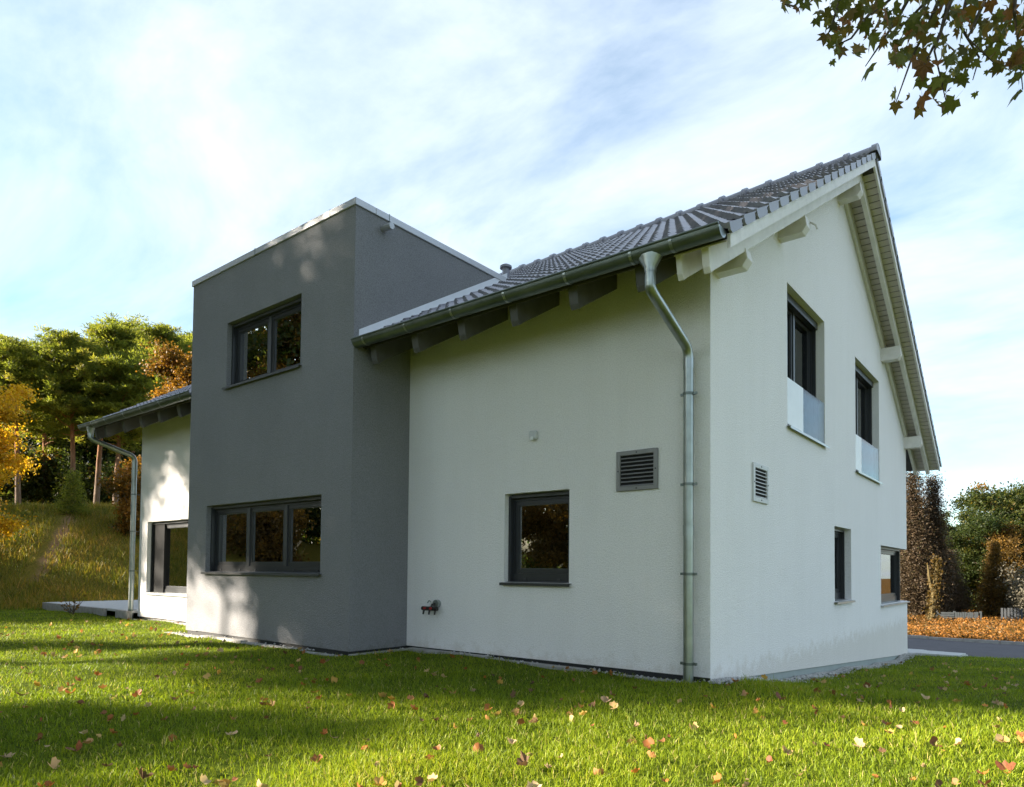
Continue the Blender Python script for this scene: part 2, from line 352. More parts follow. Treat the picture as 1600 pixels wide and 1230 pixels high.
# ------------------------------------------------------------------ house
BX1, BX2, BD, BH = -8.1526, -4.1303, -0.9348, 5.4986
GW, LX = 10.5, -12.0565
VX, VXL = 0.50, -12.62                      # verge planes
EY, EZ, RY, RZ = -0.84, 3.845, 4.90, 7.243   # eave and ridge of the tile surface
SN = (RZ-EZ)/(RY-EY); SF = 0.555; FEY = 11.70
def ztop(y): return EZ+SN*(y-EY) if y <= RY else RZ-SF*(y-RY)
house = empty('house')
tag(house, 'white plastered house with dark grey box bay and slate coloured tiled roof', 'house')
TH = 0.32
def zb_gable(y): return -0.0636*y
def wall(name, mat, mapf, alines, zlines, holes, top, bot, parent, open_sides=()):
    """wall with real openings; mapf(a, d, z) gives the world point, d is the depth inwards"""
    b = MB(); al = sorted(set(alines+[h[0] for h in holes]+[h[1] for h in holes])); a0, a1 = al[0], al[-1]
    zl0 = sorted(set(zlines+[h[2] for h in holes]+[h[3] for h in holes]))
    for d, tk in ((0, 0), (TH, 1)):
        for i in range(len(al)-1):
            A, B = al[i], al[i+1]; am = (A+B)/2
            zl = [None]+zl0+[None]
            for j in range(len(zl)-1):
                def zz(a, k):
                    return (bot(a) if k == 0 else top(a)) if zl[k] is None else min(zl[k], top(a))
                zlo, zhi = zz(am, j), zz(am, j+1)
                if zz(A, j+1)-zz(A, j) < 1e-6 and zz(B, j+1)-zz(B, j) < 1e-6: continue
                if any(h[0]-1e-6 < am < h[1]+1e-6 and h[2]-1e-6 < (zlo+zhi)/2 < h[3]+1e-6 for h in holes): continue
                b.quad(mapf(A, d, zz(A, j)), mapf(B, d, zz(B, j)), mapf(B, d, zz(B, j+1)), mapf(A, d, zz(A, j+1)))
    for h in holes:
        p = [(h[0], h[2]), (h[1], h[2]), (h[1], h[3]), (h[0], h[3])]
        for k in range(4):
            if (h, k) in open_sides: continue
            q, r_ = p[k], p[(k+1) % 4]
            b.quad(mapf(q[0], 0, q[1]), mapf(r_[0], 0, r_[1]), mapf(r_[0], TH, r_[1]), mapf(q[0], TH, q[1]))
    for i in range(len(al)-1):
        A, B = al[i], al[i+1]
        b.quad(mapf(A, 0, bot(A)), mapf(B, 0, bot(B)), mapf(B, TH, bot(B)), mapf(A, TH, bot(A)))
        b.quad(mapf(A, 0, top(A)), mapf(B, 0, top(B)), mapf(B, TH, top(B)), mapf(A, TH, top(A)))
    for A in (a0, a1):
        if any(abs(h[0]-A) < 1e-6 or abs(h[1]-A) < 1e-6 for h in holes):
            hs = [h for h in holes if abs(h[0]-A) < 1e-6 or abs(h[1]-A) < 1e-6][0]
            b.quad(mapf(A, 0, bot(A)), mapf(A, 0, hs[2]), mapf(A, TH, hs[2]), mapf(A, TH, bot(A)))
            b.quad(mapf(A, 0, hs[3]), mapf(A, 0, top(A)), mapf(A, TH, top(A)), mapf(A, TH, hs[3]))
        else:
            b.quad(mapf(A, 0, bot(A)), mapf(A, 0, top(A)), mapf(A, TH, top(A)), mapf(A, TH, bot(A)))
    return b.build(name, mat, parent)
fm_ = lambda a, d, z: (a, d, z)                    # facade, looks to -y
bm_ = lambda a, d, z: (a, BD+d, z)                 # bay front
gm_ = lambda a, d, z: (-d, a, z)                   # gable, looks to +x
km_ = lambda a, d, z: (a, GW-d, z)                 # back wall
H_MW = (-2.4973, -1.5911, 0.891, 1.9144); H_LW = (-11.7118, -9.55, 0.524, 1.93)
H_B1 = (-7.5922, -4.7222, 0.967, 1.965); H_B2 = (-7.0966, -5.2289, 3.7006, 4.666)
H_G1 = (2.3453, 4.0392, 2.81, 4.571); H_G2 = (5.8869, 7.7378, 2.685, 4.545)
H_GS = (4.5276, 5.5398, 0.616, 1.717); H_GC = (7.8062, GW, 0.459, 1.5495)
zbf = lambda a: 0.035
wall('facade_wall', M['white'], fm_, [BX2, 0.0-1e-4], [], [H_MW], lambda a: 4.22, zbf, house)
wall('facade_wall', M['white'], fm_, [LX, BX1], [], [H_LW], lambda a: 4.22, lambda a: 0.035, house)
gt = lambda y: ztop(y)-0.115
wall('gable_wall', M['white'], gm_, [TH+0.0001, RY, GW], [], [H_G1, H_G2, H_GS, H_GC], gt, zb_gable, house, open_sides=((H_GC, 1),))
MB().quad((0, 0, 0), (0, TH, zb_gable(TH)), (0, TH, gt(TH)), (0, 0, 4.22)).build('gable_edge', M['white'], house)
H_BK = (-1.55, -0.3205, 0.459, 1.5495)
wall('back_wall', M['white'], km_, [LX+0.3205, -0.3205], [], [H_BK], lambda a: 4.0, lambda a: -0.9, house, open_sides=((H_BK, 1),))
lm_ = lambda a, d, z: (LX+d, a, z)
wall('side_wall', M['white'], lm_, [0.3205, RY, GW], [], [], gt, lambda a: -0.1, house)
# bay: two sides and front in dark plaster
bz = lambda x: 0.03 if x > BX2-0.01 else 0.03+0.03*(x-BX2)/(BX1-BX2)
wall('bay_wall', M['grey'], bm_, [BX1, BX2], [], [H_B1, H_B2], lambda a: BH, bz, house)
wall('bay_wall', M['grey'], lambda a, d, z: (BX2-d-0.0005, a, z), [BD+0.001, 2.3], [], [], lambda a: BH, lambda a: 0.03, house)
wall('bay_wall', M['grey'], lambda a, d, z: (BX1+d+0.0005, a, z), [BD+0.001, 2.3], [], [], lambda a: BH, lambda a: 0.05, house)
MB().box(BX1+.02, BX2-.02, BD+0.05, 2.4, BH-0.25, BH-0.05).build('bay_roof', M['coping'], house)
cop = MB(); e = 0.022
for (x0, x1, y0, y1) in ((BX1-e, BX2+e, BD-e, BD+0.30),):
    cop.box(x0, x1, y0, y1, BH-0.015, BH+0.075)
cop.build('coping', M['coping'], house, bevel=0.006)
MB().box(BX2-0.30, BX2+e, BD+0.302, 2.0, BH-0.015, BH+0.075).build('coping', M['coping'], house, bevel=0.006)
MB().box(BX1-e, BX1+0.30, BD+0.302, 2.0, BH-0.015, BH+0.075).build('coping', M['coping'], house, bevel=0.006)
for xs in (-4.62, -6.35):
    MB().box(xs-0.004, xs+0.004, BD-e-0.004, BD+0.3, BH-0.018, BH+0.0785).build('coping_joint', M['dzinc'], house)
MB().box(BX2-0.2, BX2+e+0.004, -0.42, -0.412, BH-0.018, BH+0.0785).build('coping_joint', M['dzinc'], house)
MB().tube([(BX2-0.05, -0.50, 5.365), (BX2+0.17, -0.50, 5.35)], 0.042, 16).build('overflow_spout', M['coping'], house, smooth=True)
# base: recessed dark profile and plinth
pl = MB(); pl.box(BX2-0.02, -0.02, 0.022, 0.2, -0.5, 0.09); pl.build('base_profile', M['gap'], house)
MB().box(BX1+0.02, BX2-0.02, BD+0.022, BD+0.2, -0.5, 0.10).build('base_profile', M['gap'], house)
MB().box(BX2-0.2, BX2-0.022, BD+0.2, 0.05, -0.5, 0.09).build('base_profile', M['gap'], house)
MB().box(LX+0.02, BX1-0.02, 0.022, 0.2, -0.5, 0.09).build('base_profile', M['gap'], house)
g = MB(); g.prism([(-0.02, 0.06, -0.6), (-0.02, GW-0.05, -1.3), (-0.02, GW-0.05, zb_gable(GW)+0.05), (-0.02, 0.06, 0.05)], (-0.2, 0, 0)); g.build('plinth', M['plinth'], house)
# floors inside
MB().box(LX+0.33, -0.33, 0.325, GW-0.33, 0.02, 0.12).build('floor', M['inner'], house)
MB().box(BX1+0.33, BX2-0.33, BD+0.33, 0.32, 0.02, 0.12).build('floor', M['inner'], house)
MB().box(LX+0.33, -0.33, 0.0+0.33, GW-0.33, 2.35, 2.60).build('ceiling', M['inner'], house)
MB().box(BX1+0.33, BX2-0.33, BD+0.33, 0.32, 2.35, 2.60).build('ceiling', M['inner'], house)
MB().box(-9.4, -9.3, 0.33, GW-0.4, 0.13, 2.34).build('partition', M['inner'], house)
MB().box(LX+0.4, -0.4, 4.3, 4.4, 0.13, 2.34).build('partition', M['inner'], house)
MB().box(-4.2, -4.1, 0.33, 4.29, 0.13, 2.34).build('partition', M['inner'], house)
MB().box(BX1+0.4, BX2-0.4, 2.6, 2.7, 2.61, 4.9).build('partition', M['inner'], house)

# windows -----------------------------------------------------------
def wbox(b, mapf, a0, a1, d0, d1, z0, z1):
    p = [mapf(a, d, z) for a in (a0, a1) for d in (d0, d1) for z in (z0, z1)]
    b.box(min(q[0] for q in p), max(q[0] for q in p), min(q[1] for q in p), max(q[1] for q in p), min(q[2] for q in p), max(q[2] for q in p))
def ring(b, mapf, a0, a1, z0, z1, d0, d1, wl, wr, wb, wt):
    wbox(b, mapf, a0, a0+wl, d0, d1, z0, z1); wbox(b, mapf, a1-wr, a1, d0, d1, z0, z1)
    wbox(b, mapf, a0+wl, a1-wr, d0, d1, z0, z0+wb); wbox(b, mapf, a0+wl, a1-wr, d0, d1, z1-wt, z1)
def window(mapf, h, splits, depth=0.13, sill=True, fmat='anth', sillmat='sillm', caps=True, rails=True, sill_out=0.05, low=0.075, blind=(), glass='glass'):
    a0, a1, z0, z1 = h; e = 0.0008
    a0 += e; a1 -= e; z0 += e; z1 -= e
    f = MB(); fw = 0.055
    ring(f, mapf, a0, a1, z0, z1, depth, depth+0.075, fw, fw, low, fw+0.02)
    w_ = f.build('window', M[fmat], house)
    ed = [a0+fw]+[a0+(a1-a0)*s for s in splits]+[a1-fw]
    if splits:
        for s in splits:
            am = a0+(a1-a0)*s; mb = MB(); wbox(mb, mapf, am-0.032, am+0.032, depth-0.004, depth+0.074, z0+low, z1-fw-0.02); mb.build('mullion', M['anth2'], w_)
    for i in range(len(ed)-1):
        L = ed[i]+(0.033 if i else 0.001); Rr = ed[i+1]-(0.033 if i < len(ed)-2 else 0.001)
        sm = MB(); ring(sm, mapf, L, Rr, z0+low+0.001, z1-fw-0.021, depth+0.012, depth+0.07, 0.05, 0.05, 0.05, 0.05); sm.build('sash', M[fmat], w_)
        g_ = MB(); wbox(g_, mapf, L+0.045, Rr-0.045, depth+0.034, depth+0.046, z0+low+0.046, z1-fw-0.066); g_.build('panel' if i in blind else 'pane', M['black'] if i in blind else M[glass], w_)
        gk = MB(); ring(gk, mapf, L+0.051, Rr-0.051, z0+low+0.052, z1-fw-0.072, depth+0.022, depth+0.033, 0.008, 0.008, 0.008, 0.008); gk.build('glazing_bead', M['anth2'], w_)
        if caps:
            for fr in (0.2, 0.8):
                am = L+(Rr-L)*fr; q = MB(); wbox(q, mapf, am-0.022, am+0.022, depth-0.012, depth+0.001, z0+0.028, z0+0.045); q.build('drain_cap', M['anth2'], w_)
    if rails:
        for A, B in ((a0+0.001, a0+0.035), (a1-0.035, a1-0.001)):
            rr = MB(); wbox(rr, mapf, A, B, depth-0.055, depth-0.001, z0+0.01, z1-0.02); rr.build('shutter_rail', M['anth'], w_)
        q = MB(); wbox(q, mapf, a0+0.036, a1-0.036, depth-0.05, depth-0.002, z1-0.045, z1-0.003); q.build('shutter_end_bar', M['anth2'], w_)
    if sill:
        sb = MB(); n0 = [mapf(a0-0.035, -sill_out, z0-0.008), mapf(a1+0.035, -sill_out, z0-0.008), mapf(a1+0.035, depth+0.01, z0+0.012), mapf(a0-0.035, depth+0.01, z0+0.012)]
        # sloped metal sheet with a drip edge and upstands
        sb = MB(); up = Vector((0, 0, 1))
        P0, P1, P2, P3 = [Vector(p) for p in n0]
        sb.prism([P0, P0-up*0.03, P0-up*0.03+(P3-P0)*0.02, P0-up*0.006+(P3-P0)*0.03, P3-up*0.008, P3], P1-P0)
        sb.build('sill', M[sillmat], w_)
    return w_
win_main = window(fm_, H_MW, [], low=0.10, sill_out=0.045)
window(bm_, H_B1, [0.34, 0.665], low=0.09, sill_out=0.05, sillmat='anth2')
window(bm_, H_B2, [0.5], low=0.05, sillmat='anth2', caps=False, sill_out=0.05)
wl = window(fm_, H_LW, [], low=0.08, sillmat='sillg', caps=False)
MB().box(H_LW[0]+0.04, H_LW[0]+0.50, 0.105, 0.205, H_LW[2]+0.002, H_LW[3]-0.002).build('side_panel', M['black'], wl)
for h, frac in ((H_G1, 0.40), (H_G2, 0.24)):
    w_ = window(gm_, h, [0.5], depth=0.17, sillmat='sillg', caps=False, low=0.06, glass='glassg')
    a0, a1, z0, z1 = h; zt = z0+0.60
    am = a0+(a1-a0)*frac
    q = MB(); wbox(q, gm_, a0+0.012, am, 0.006, 0.02, z0+0.03, zt); q.build('balustrade_pale_part', M['palew'], w_)  # whitish look of the glass guard, painted as an opaque strip
    q = MB(); wbox(q, gm_, am+0.001, a1-0.012, 0.006, 0.02, z0+0.03, zt); q.build('balustrade_pane', M['railglass'], w_)
    for A in (a0+0.003, a1-0.033):
        q = MB(); wbox(q, gm_, A, A+0.03, 0.021, 0.05, z0+0.03, zt+0.02); q.build('balustrade_bracket', M['sillg'], w_)
    # roller shutter case under the lintel
    q = MB(); wbox(q, gm_, a0+0.005, a1-0.005, 0.09, 0.165, z1-0.10, z1-0.004); q.build('shutter_case', M['anth'], w_)
window(gm_, H_GS, [], depth=0.15, sillmat='sillg', caps=False, low=0.11, glass='glassg')
# corner window: two leaves meeting at a slim post
wc = window(gm_, (H_GC[0], GW-0.20, H_GC[2], H_GC[3]), [], depth=0.15, sill=False, rails=True, caps=False, low=0.11, glass='glassg')
window(km_, (H_BK[0], -0.20, H_BK[2], H_BK[3]), [], depth=0.15, sill=False, rails=False, caps=False)
MB().box(-0.205, -0.14, GW-0.205, GW-0.14, H_GC[2]+0.001, H_GC[3]-0.001).build('corner_post', M['sillg'], wc)
sb = MB(); sb.prism([(0.05, H_GC[0]-0.035, H_GC[2]-0.012), (0.05, GW+0.05, H_GC[2]-0.012), (-0.16, GW+0.05, H_GC[2]+0.010), (-0.16, H_GC[0]-0.035, H_GC[2]+0.010)], (0, 0, -0.022)); sb.build('sill', M['sillg'], wc)
MB().box(-1.6, -0.25, GW-0.31, GW-0.30, 0.13, 2.2).build('view_blocker', M['anth2'], wc)  # dark sheet added inside so the corner pane looks dark
# things seen through the panes
cur = MB()
pts = [(-7.5+0.013*i, -0.30+0.03*math.sin(i*0.75)) for i in range(88)]
for i in range(len(pts)-1):
    cur.quad((*pts[i], 0.14), (*pts[i+1], 0.14), (*pts[i+1], 2.33), (*pts[i], 2.33))
cu = cur.build('curtain', M['curtain'], None, smooth=True); tag(cu, 'brown curtain hanging inside the three part bay window', 'curtain')
cur = MB()
for i in range(60):
    f_ = lambda k: (-2.44+0.012*k, 0.75+0.02*math.sin(k*0.8))
    cur.quad((*f_(i), 0.14), (*f_(i+1), 0.14), (*f_(i+1), 2.33), (*f_(i), 2.33))
# pendant lamp glowing behind the upper bay window
lp = empty('pendant_lamp', (-7.05, -0.35, 3.90)); tag(lp, 'small glowing pendant lamp behind the upper bay window', 'lamp')
mt, t, b, o = new_mat('warm_bulb'); b.inputs['Emission Color'].default_value = (1, 0.62, 0.25, 1); b.inputs['Emission Strength'].default_value = 5.0; b.inputs['Base Color'].default_value = (0.9, 0.7, 0.4, 1); M['bulb'] = mt
q = MB(); prof = [(0.0, 0.0), (0.045, 0.01), (0.062, 0.05), (0.05, 0.10), (0.026, 0.15), (0.02, 0.18)]
for i in range(len(prof)-1):
    for j in range(14):
        a, c2 = 2*math.pi*j/14, 2*math.pi*(j+1)/14
        q.quad((prof[i][0]*math.cos(a), prof[i][0]*math.sin(a), prof[i][1]), (prof[i][0]*math.cos(c2), prof[i][0]*math.sin(c2), prof[i][1]), (prof[i+1][0]*math.cos(c2), prof[i+1][0]*math.sin(c2), prof[i+1][1]), (prof[i+1][0]*math.cos(a), prof[i+1][0]*math.sin(a), prof[i+1][1]))
q.build('bulb', M['bulb'], lp, smooth=True)
MB().tube([(0, 0, 0.17), (0, 0, 0.24)], 0.022, 10).build('socket', M['brass'], lp)
MB().tube([(0, 0, 0.23), (0, 0, 1.35)], 0.004, 6).build('cable', M['black'], lp)

# roof ---------------------------------------------------------------
ang = math.atan(SN); angf = math.atan(SF)
dn = Vector((0, math.cos(ang), math.sin(ang))); nn = Vector((0, -math.sin(ang), math.cos(ang)))
df = Vector((0, -math.cos(angf), math.sin(angf))); nf = Vector((0, math.sin(angf), math.cos(angf)))
roof = MB()
def deck(x0, x1, y0, y1):
    P = lambda y, o: (x0, y, ztop(y)-o)
    roof.prism([P(y0, .06), P(y1, .06), P(y1, .125), P(y0, .125)], (x1-x0, 0, 0))
deck(VXL+0.04, BX1-0.001, EY+0.05, RY); deck(BX1, BX2, 1.7, RY); deck(BX2+0.001, VX-0.035, EY+0.05, RY)
deck(VXL+0.04, VX-0.035, RY, FEY-0.05)
roof_o = roof.build('roof', M['soffitd'], house)
# tiles
W_T, G_T = 0.302, 0.371
def tile_mesh(name, verge=0):
    b = MB(); nu = 15; L = 0.43
    us = [i/(nu-1) for i in range(nu)]
    def prof(u):
        c = math.cos(4*math.pi*(u-0.25)); return 0.016*c + 0.009*max(0, c)**2
    t0, t1 = 0.062, 0.000
    for i in range(nu-1):
        xa, xb = us[i]*W_T, us[i+1]*W_T; za, zb = prof(us[i]), prof(us[i+1])
        b.quad((xa, 0, za+t0), (xb, 0, zb+t0), (xb, L, zb+t1), (xa, L, za+t1))
        b.quad((xa, 0, za+t0-0.042), (xb, 0, zb+t0-0.042), (xb, 0, zb+t0), (xa, 0, za+t0))
        b.quad((xa, 0, za+t0-0.042), (xa, L*0.3, za+t0-0.042), (xb, L*0.3, zb+t0-0.042), (xb, 0, zb+t0-0.042))
    for u, X in ((0, 0), (1, W_T)):
        b.quad((X, 0, prof(u)+t0-0.03), (X, 0, prof(u)+t0), (X, L, prof(u)+t1), (X, L, prof(u)+t1-0.012))
    if verge:
        X = W_T if verge > 0 else 0; x0, x1 = (X-0.004, X+0.018) if verge > 0 else (X-0.018, X+0.004)
        b.prism([(x0, -0.0, 0.050), (x0, G_T-0.01, 0.030), (x0, G_T-0.075, 0.02), (x0, G_T-0.085, -0.040), (x0, 0.03, -0.040), (x0, -0.0, -0.01)], (x1-x0, 0, 0))
    return b.mesh(name, M['tile'], smooth=True)
TM = tile_mesh('roof_tile'); TV = tile_mesh('verge_tile', 1); TVL = tile_mesh('verge_tile_left', -1)
rows = 18; L_n = (RY-EY)/math.cos(ang); gn = L_n/rows
L_f = (FEY-RY)/math.cos(angf); gf = L_f/21
mat_n = Matrix((Vector((1, 0, 0)), dn, nn)).transposed().to_4x4()
mat_f = Matrix((Vector((-1, 0, 0)), df, nf)).transposed().to_4x4()
ncol = int(round((VX-VXL)/W_T)); wt = (VX-VXL)/ncol
cells = []
for r_ in range(rows):
    for c in range(ncol):
        x = VXL+c*wt; y = EY+r_*gn*math.cos(ang)
        if BX1-0.12 < x+wt*0.5 < BX2+0.16 and y < 1.95: continue
        mw = mat_n.copy(); mw.translation = Vector((x, EY, EZ))+dn*(r_*gn-0.02)-nn*0.035
        mw = mw @ Matrix.Diagonal((wt/W_T, 1, 1, 1)) @ Matrix.Rotation(random.uniform(-0.006, 0.006), 4, 'Z') @ Matrix.Translation((0, random.uniform(-.004, .004), random.uniform(-.002, .002)))
        kind = 'V' if c == ncol-1 else ('L' if c == 0 else 'T')
        cells.append(((Vector((x, y, ztop(y)))-CAM).length + (100 if x < BX1 else 0), kind, mw))
rest = []
nt_ = 0
for dist, kind, mw in sorted(cells, key=lambda q: q[0]):
    if kind == 'V' or (kind == 'T' and nt_ < 280):
        o = link('verge_tile' if kind == 'V' else 'roof_tile', TV if kind == 'V' else TM, parent=roof_o); o.matrix_local = mw
        if kind == 'T': nt_ += 1
    else: rest.append((TVL if kind == 'L' else TM, mw))
for r_ in range(21):
    for c in range(ncol):
        mw = mat_f.copy(); mw.translation = Vector((VX-c*wt, FEY, ztop(FEY)))+df*(r_*gf-0.02)-nf*0.035
        mw = mw @ Matrix.Diagonal((wt/W_T, 1, 1, 1))
        if c == 0:
            o = link('verge_tile', TVL, parent=roof_o); o.matrix_local = mw
        else: rest.append((TM, mw))
V = []; Fq = []; n0 = 0
cache = {}
for me, mw in rest:
    if me.name not in cache:
        co = np.empty(len(me.vertices)*3); me.vertices.foreach_get('co', co); cache[me.name] = (co.reshape(-1, 3), [tuple(p.vertices) for p in me.polygons])
    co, fs = cache[me.name]; A = np.array(mw)
    V.append(co @ A[:3, :3].T + A[:3, 3]); Fq += [tuple(i+n0 for i in f) for f in fs]; n0 += len(co)
me = bpy.data.meshes.new('roof_tiling'); me.from_pydata(np.concatenate(V).tolist(), [], Fq); me.materials.append(M['tile'])
me.polygons.foreach_set('use_smooth', [True]*len(me.polygons)); me.set_sharp_from_angle(angle=R(40))
link('roof_tiling', me, parent=roof_o, kind='stuff')
# ridge tiles: half-round with a raised collar at one end
b = MB(); LR = 0.40
st = [(0, 0.150), (0.0, 0.172), (0.075, 0.170), (0.085, 0.148), (LR+0.03, 0.128)]
seg = 12
for i in range(len(st)-1):
    for j in range(seg):
        t0, t1 = [math.pi*(-0.06+1.12*k/seg) for k in (j, j+1)]
        P = lambda s, th: (s[0], -s[1]*math.cos(th), s[1]*0.78*math.sin(th))
        b.quad(P(st[i], t0), P(st[i], t1), P(st[i+1], t1), P(st[i+1], t0))
    if i == 0:
        b.poly([(0.002, -0.15*math.cos(math.pi*k/seg), 0.117*math.sin(math.pi*k/seg)) for k in range(seg+1)])
RM = b.mesh('ridge_tile', M['tile'], smooth=True)
nr = int((VX-VXL+0.04)/0.385)
for i in range(nr):
    o = link('ridge_tile', RM, parent=roof_o); o.rotation_euler = (0, 0, math.pi); o.location = (VX+0.05-i*0.385, RY, RZ-0.035)
rv = MB(); rv.tube([(-4.6, 2.55, ztop(2.55)-0.05), (-4.6, 2.55, ztop(2.55)+0.20)], 0.06, 14); rv.tube([(-4.6, 2.55, ztop(2.55)+0.20), (-4.6, 2.55, ztop(2.55)+0.235), (-4.6, 2.55, ztop(2.55)+0.27)], [0.10, 0.10, 0.04], 14)
rv.build('roof_vent', M['tile'], roof_o, smooth=True)
# flashing along the bay
fl = MB(); y0, y1 = EY-0.02, 2.0
fl.prism([(BX2+0.002, y0, ztop(y0)+0.03), (BX2+0.20, y0, ztop(y0)+0.012), (BX2+0.20, y0, ztop(y0)+0.005), (BX2+0.002, y0, ztop(y0)+0.02)], (0, y1-y0, ztop(y1)-ztop(y0)))
fl.prism([(BX2+0.002, y0, ztop(y0)+0.031), (BX2+0.008, y0, ztop(y0)+0.031), (BX2+0.008, y0, ztop(y0)+0.13), (BX2+0.002, y0, ztop(y0)+0.13)], (0, y1-y0, ztop(y1)-ztop(y0)))
fl.build('flashing', M['flash'], roof_o); fl = MB(); fl.prism([(BX1-0.002, y0, ztop(y0)+0.03), (BX1-0.20, y0, ztop(y0)+0.012), (BX1-0.20, y0, ztop(y0)+0.005), (BX1-0.002, y0, ztop(y0)+0.02)], (0, y1-y0, ztop(y1)-ztop(y0)))
fl.build('flashing', M['flash'], roof_o)
# rafters, verge boards, purlin ends
def rafter(x0, x1, near=True, mat='wpaint', far=True):
    if near:
        yt = -0.74; b = MB()
        top = lambda y: ztop(y)-0.126; bot = lambda y: ztop(y)-0.375
        P = [(x0, yt-0.03, top(yt-0.03)), (x0, RY-0.001, top(RY)), (x0, RY-0.001, bot(RY)), (x0, yt+0.10, bot(yt+0.10)), (x0, yt+0.035, bot(yt)+0.015), (x0, yt+0.005, bot(yt)+0.06)]
        b.prism(P, (x1-x0, 0, 0)); b.build('rafter', M[mat], house, bevel=0.004)
    if far:
        yt = FEY-0.12; b = MB()
        P = [(x0, RY+0.001, ztop(RY)-0.126), (x0, yt, ztop(yt)-0.126), (x0, yt, ztop(yt)-0.27), (x0, yt-0.08, ztop(yt-0.08)-0.325), (x0, RY+0.001, ztop(RY)-0.325)]
        b.prism(P, (x1-x0, 0, 0)); b.build('rafter', M[mat], house, bevel=0.004)
rafter(0.235, 0.30)
rafter(0.003, 0.055)
for x in (-0.34, -1.06, -1.79, -2.52, -3.25, -3.98, -8.95, -9.66, -10.38, -11.1, -11.9): rafter(x-0.05, x+0.05, far=False, mat='tailw')
rafter(-12.42, -12.32, mat='tailw')
for near in (1, 0):
    b = MB()
    ya, yb = (EY+0.06, RY) if near else (RY, FEY-0.1)
    P = lambda y, o: (VX-0.034, y, ztop(y)-o)
    b.prism([P(ya, .085), P(yb, .085), P(yb, .205), P(ya, .205)], (0.028, 0, 0)); b.build('verge_board', M['wpaint'], house)
    b = MB(); P = lambda y, o: (VXL+0.006, y, ztop(y)-o)
    b.prism([P(ya, .085), P(yb, .085), P(yb, .205), P(ya, .205)], (0.028, 0, 0)); b.build('verge_board', M['wpaint'], house)
# soffit boards across the gable overhang
sbm = MB().box(0.0, VX-0.036, -0.055, 0.055, -0.016, 0.0).mesh('soffit_board', M['soffit'], bevel=0.006)
for near, Ls, d_, n_, gy0, gz0 in ((1, L_n, dn, nn, EY, EZ), (0, L_f, df, nf, FEY, ztop(FEY))):
    k = int((Ls-0.12)/0.122)
    for i in range(k):
        o = link('soffit_board', sbm, parent=roof_o)
        p = Vector((0.001, gy0, gz0))+d_*(0.10+i*0.122)-Vector((0, 0, 0.127))
        mw = Matrix((Vector((1, 0, 0)), d_, n_ if near else n_)).transposed().to_4x4()
        if not near: mw = Matrix((Vector((1, 0, 0)), -d_, n_)).transposed().to_4x4()
        mw.translation = p; o.matrix_local = mw
eb = MB().box(-0.5, 0.5, -0.058, 0.058, -0.016, 0.0).mesh('eave_board', M['soffitd'], bevel=0.004)
for (x0, x1) in ((BX2+0.01, -0.002), (VXL+0.05, BX1-0.01)):
    for i in range(8):
        o = link('eave_board', eb, parent=roof_o); mw = mat_n @ Matrix.Diagonal((x1-x0, 1, 1, 1))
        mw.translation = Vector(((x0+x1)/2, EY, EZ))+dn*(0.12+i*0.122)-Vector((0, 0, 0.1275)); o.matrix_local = mw
def purlin(y0, y1, zb, h=0.20, xe=0.40):
    b = MB()
    b.prism([(-0.05, y0, zb), (xe-0.05, y0, zb), (xe, y0, zb+0.07), (xe-0.02, y0, zb+h), (-0.05, y0, zb+h)], (0, y1-y0, 0)); b.build('purlin', M['wpaint'], house, bevel=0.004)
purlin(0.08, 0.22, 3.885, 0.17, 0.325); purlin(2.0, 2.14, 4.97, 0.20, 0.325); purlin(4.80, 4.96, 6.63, 0.22, 0.325); purlin(7.95, 8.13, 4.97, 0.24, 0.325); purlin(10.28, 10.46, 3.68, 0.24, 0.325)
MB().tube([(0.0, 3.35, 5.72), (0.07, 3.35, 5.66), (0.09, 3.35, 5.60)], 0.012, 8).build('hook', M['wpaint'], house)

# gutters and downpipes ------------------------------------------------
def gutter(x0, x1, endcap):
    b = MB(); seg = 12; r = 0.078; yc, zc = EY-0.055, EZ-0.045
    pr = [(yc+r*math.cos(math.pi+math.pi*i/seg), zc+r*math.sin(math.pi+math.pi*i/seg)) for i in range(seg+1)]
    pr = [(pr[0][0]-0.004, pr[0][1]+0.012)]+pr
    inn = [(yc+(p[0]-yc)*0.95, zc+(p[1]-zc)*0.95) for p in pr]
    loop = pr+inn[::-1]
    b.prism([(x0, y, z) for y, z in loop], (x1-x0, 0, 0))
    g_ = b.build('gutter', M['dzinc'], house, smooth=True)
    bead = MB(); bead.tube([(x0, yc-r-0.004, zc+0.012), (x1, yc-r-0.004, zc+0.012)], 0.011, 8); bead.build('bead', M['dzinc'], g_, smooth=True)
    for ex in endcap:
        q = MB(); q.prism([(ex, y, z) for y, z in pr[1:]], (0.004, 0, 0)); q.build('end_cap', M['zinc'], g_)
    return g_, yc, zc, r
def bracket(x, g_, yc, zc, r):
    q = MB(); seg = 10; R1 = r+0.005
    pr = [(yc+R1*math.cos(math.pi*0.96+math.pi*1.04*i/seg), zc+R1*math.sin(math.pi*0.96+math.pi*1.04*i/seg)) for i in range(seg+1)]
    for i in range(seg):
        a, c = pr[i], pr[i+1]
        q.prism([(x-0.013, a[0], a[1]), (x-0.013, c[0], c[1]), (x-0.013, yc+(c[0]-yc)*0.93, zc+(c[1]-zc)*0.93), (x-0.013, yc+(a[0]-yc)*0.93, zc+(a[1]-zc)*0.93)], (0.026, 0, 0))
    q.build('gutter_bracket', M['zinc'], g_)
g1, yc, zc, rg = gutter(BX2+0.004, 0.47, (0.47,))
for x in (0.05, -0.33, -1.02, -1.75, -2.48, -3.2, -3.93): bracket(x, g1, yc, zc, rg)
g2, *_ = gutter(VXL-0.02, BX1-0.004, (VXL-0.024,))
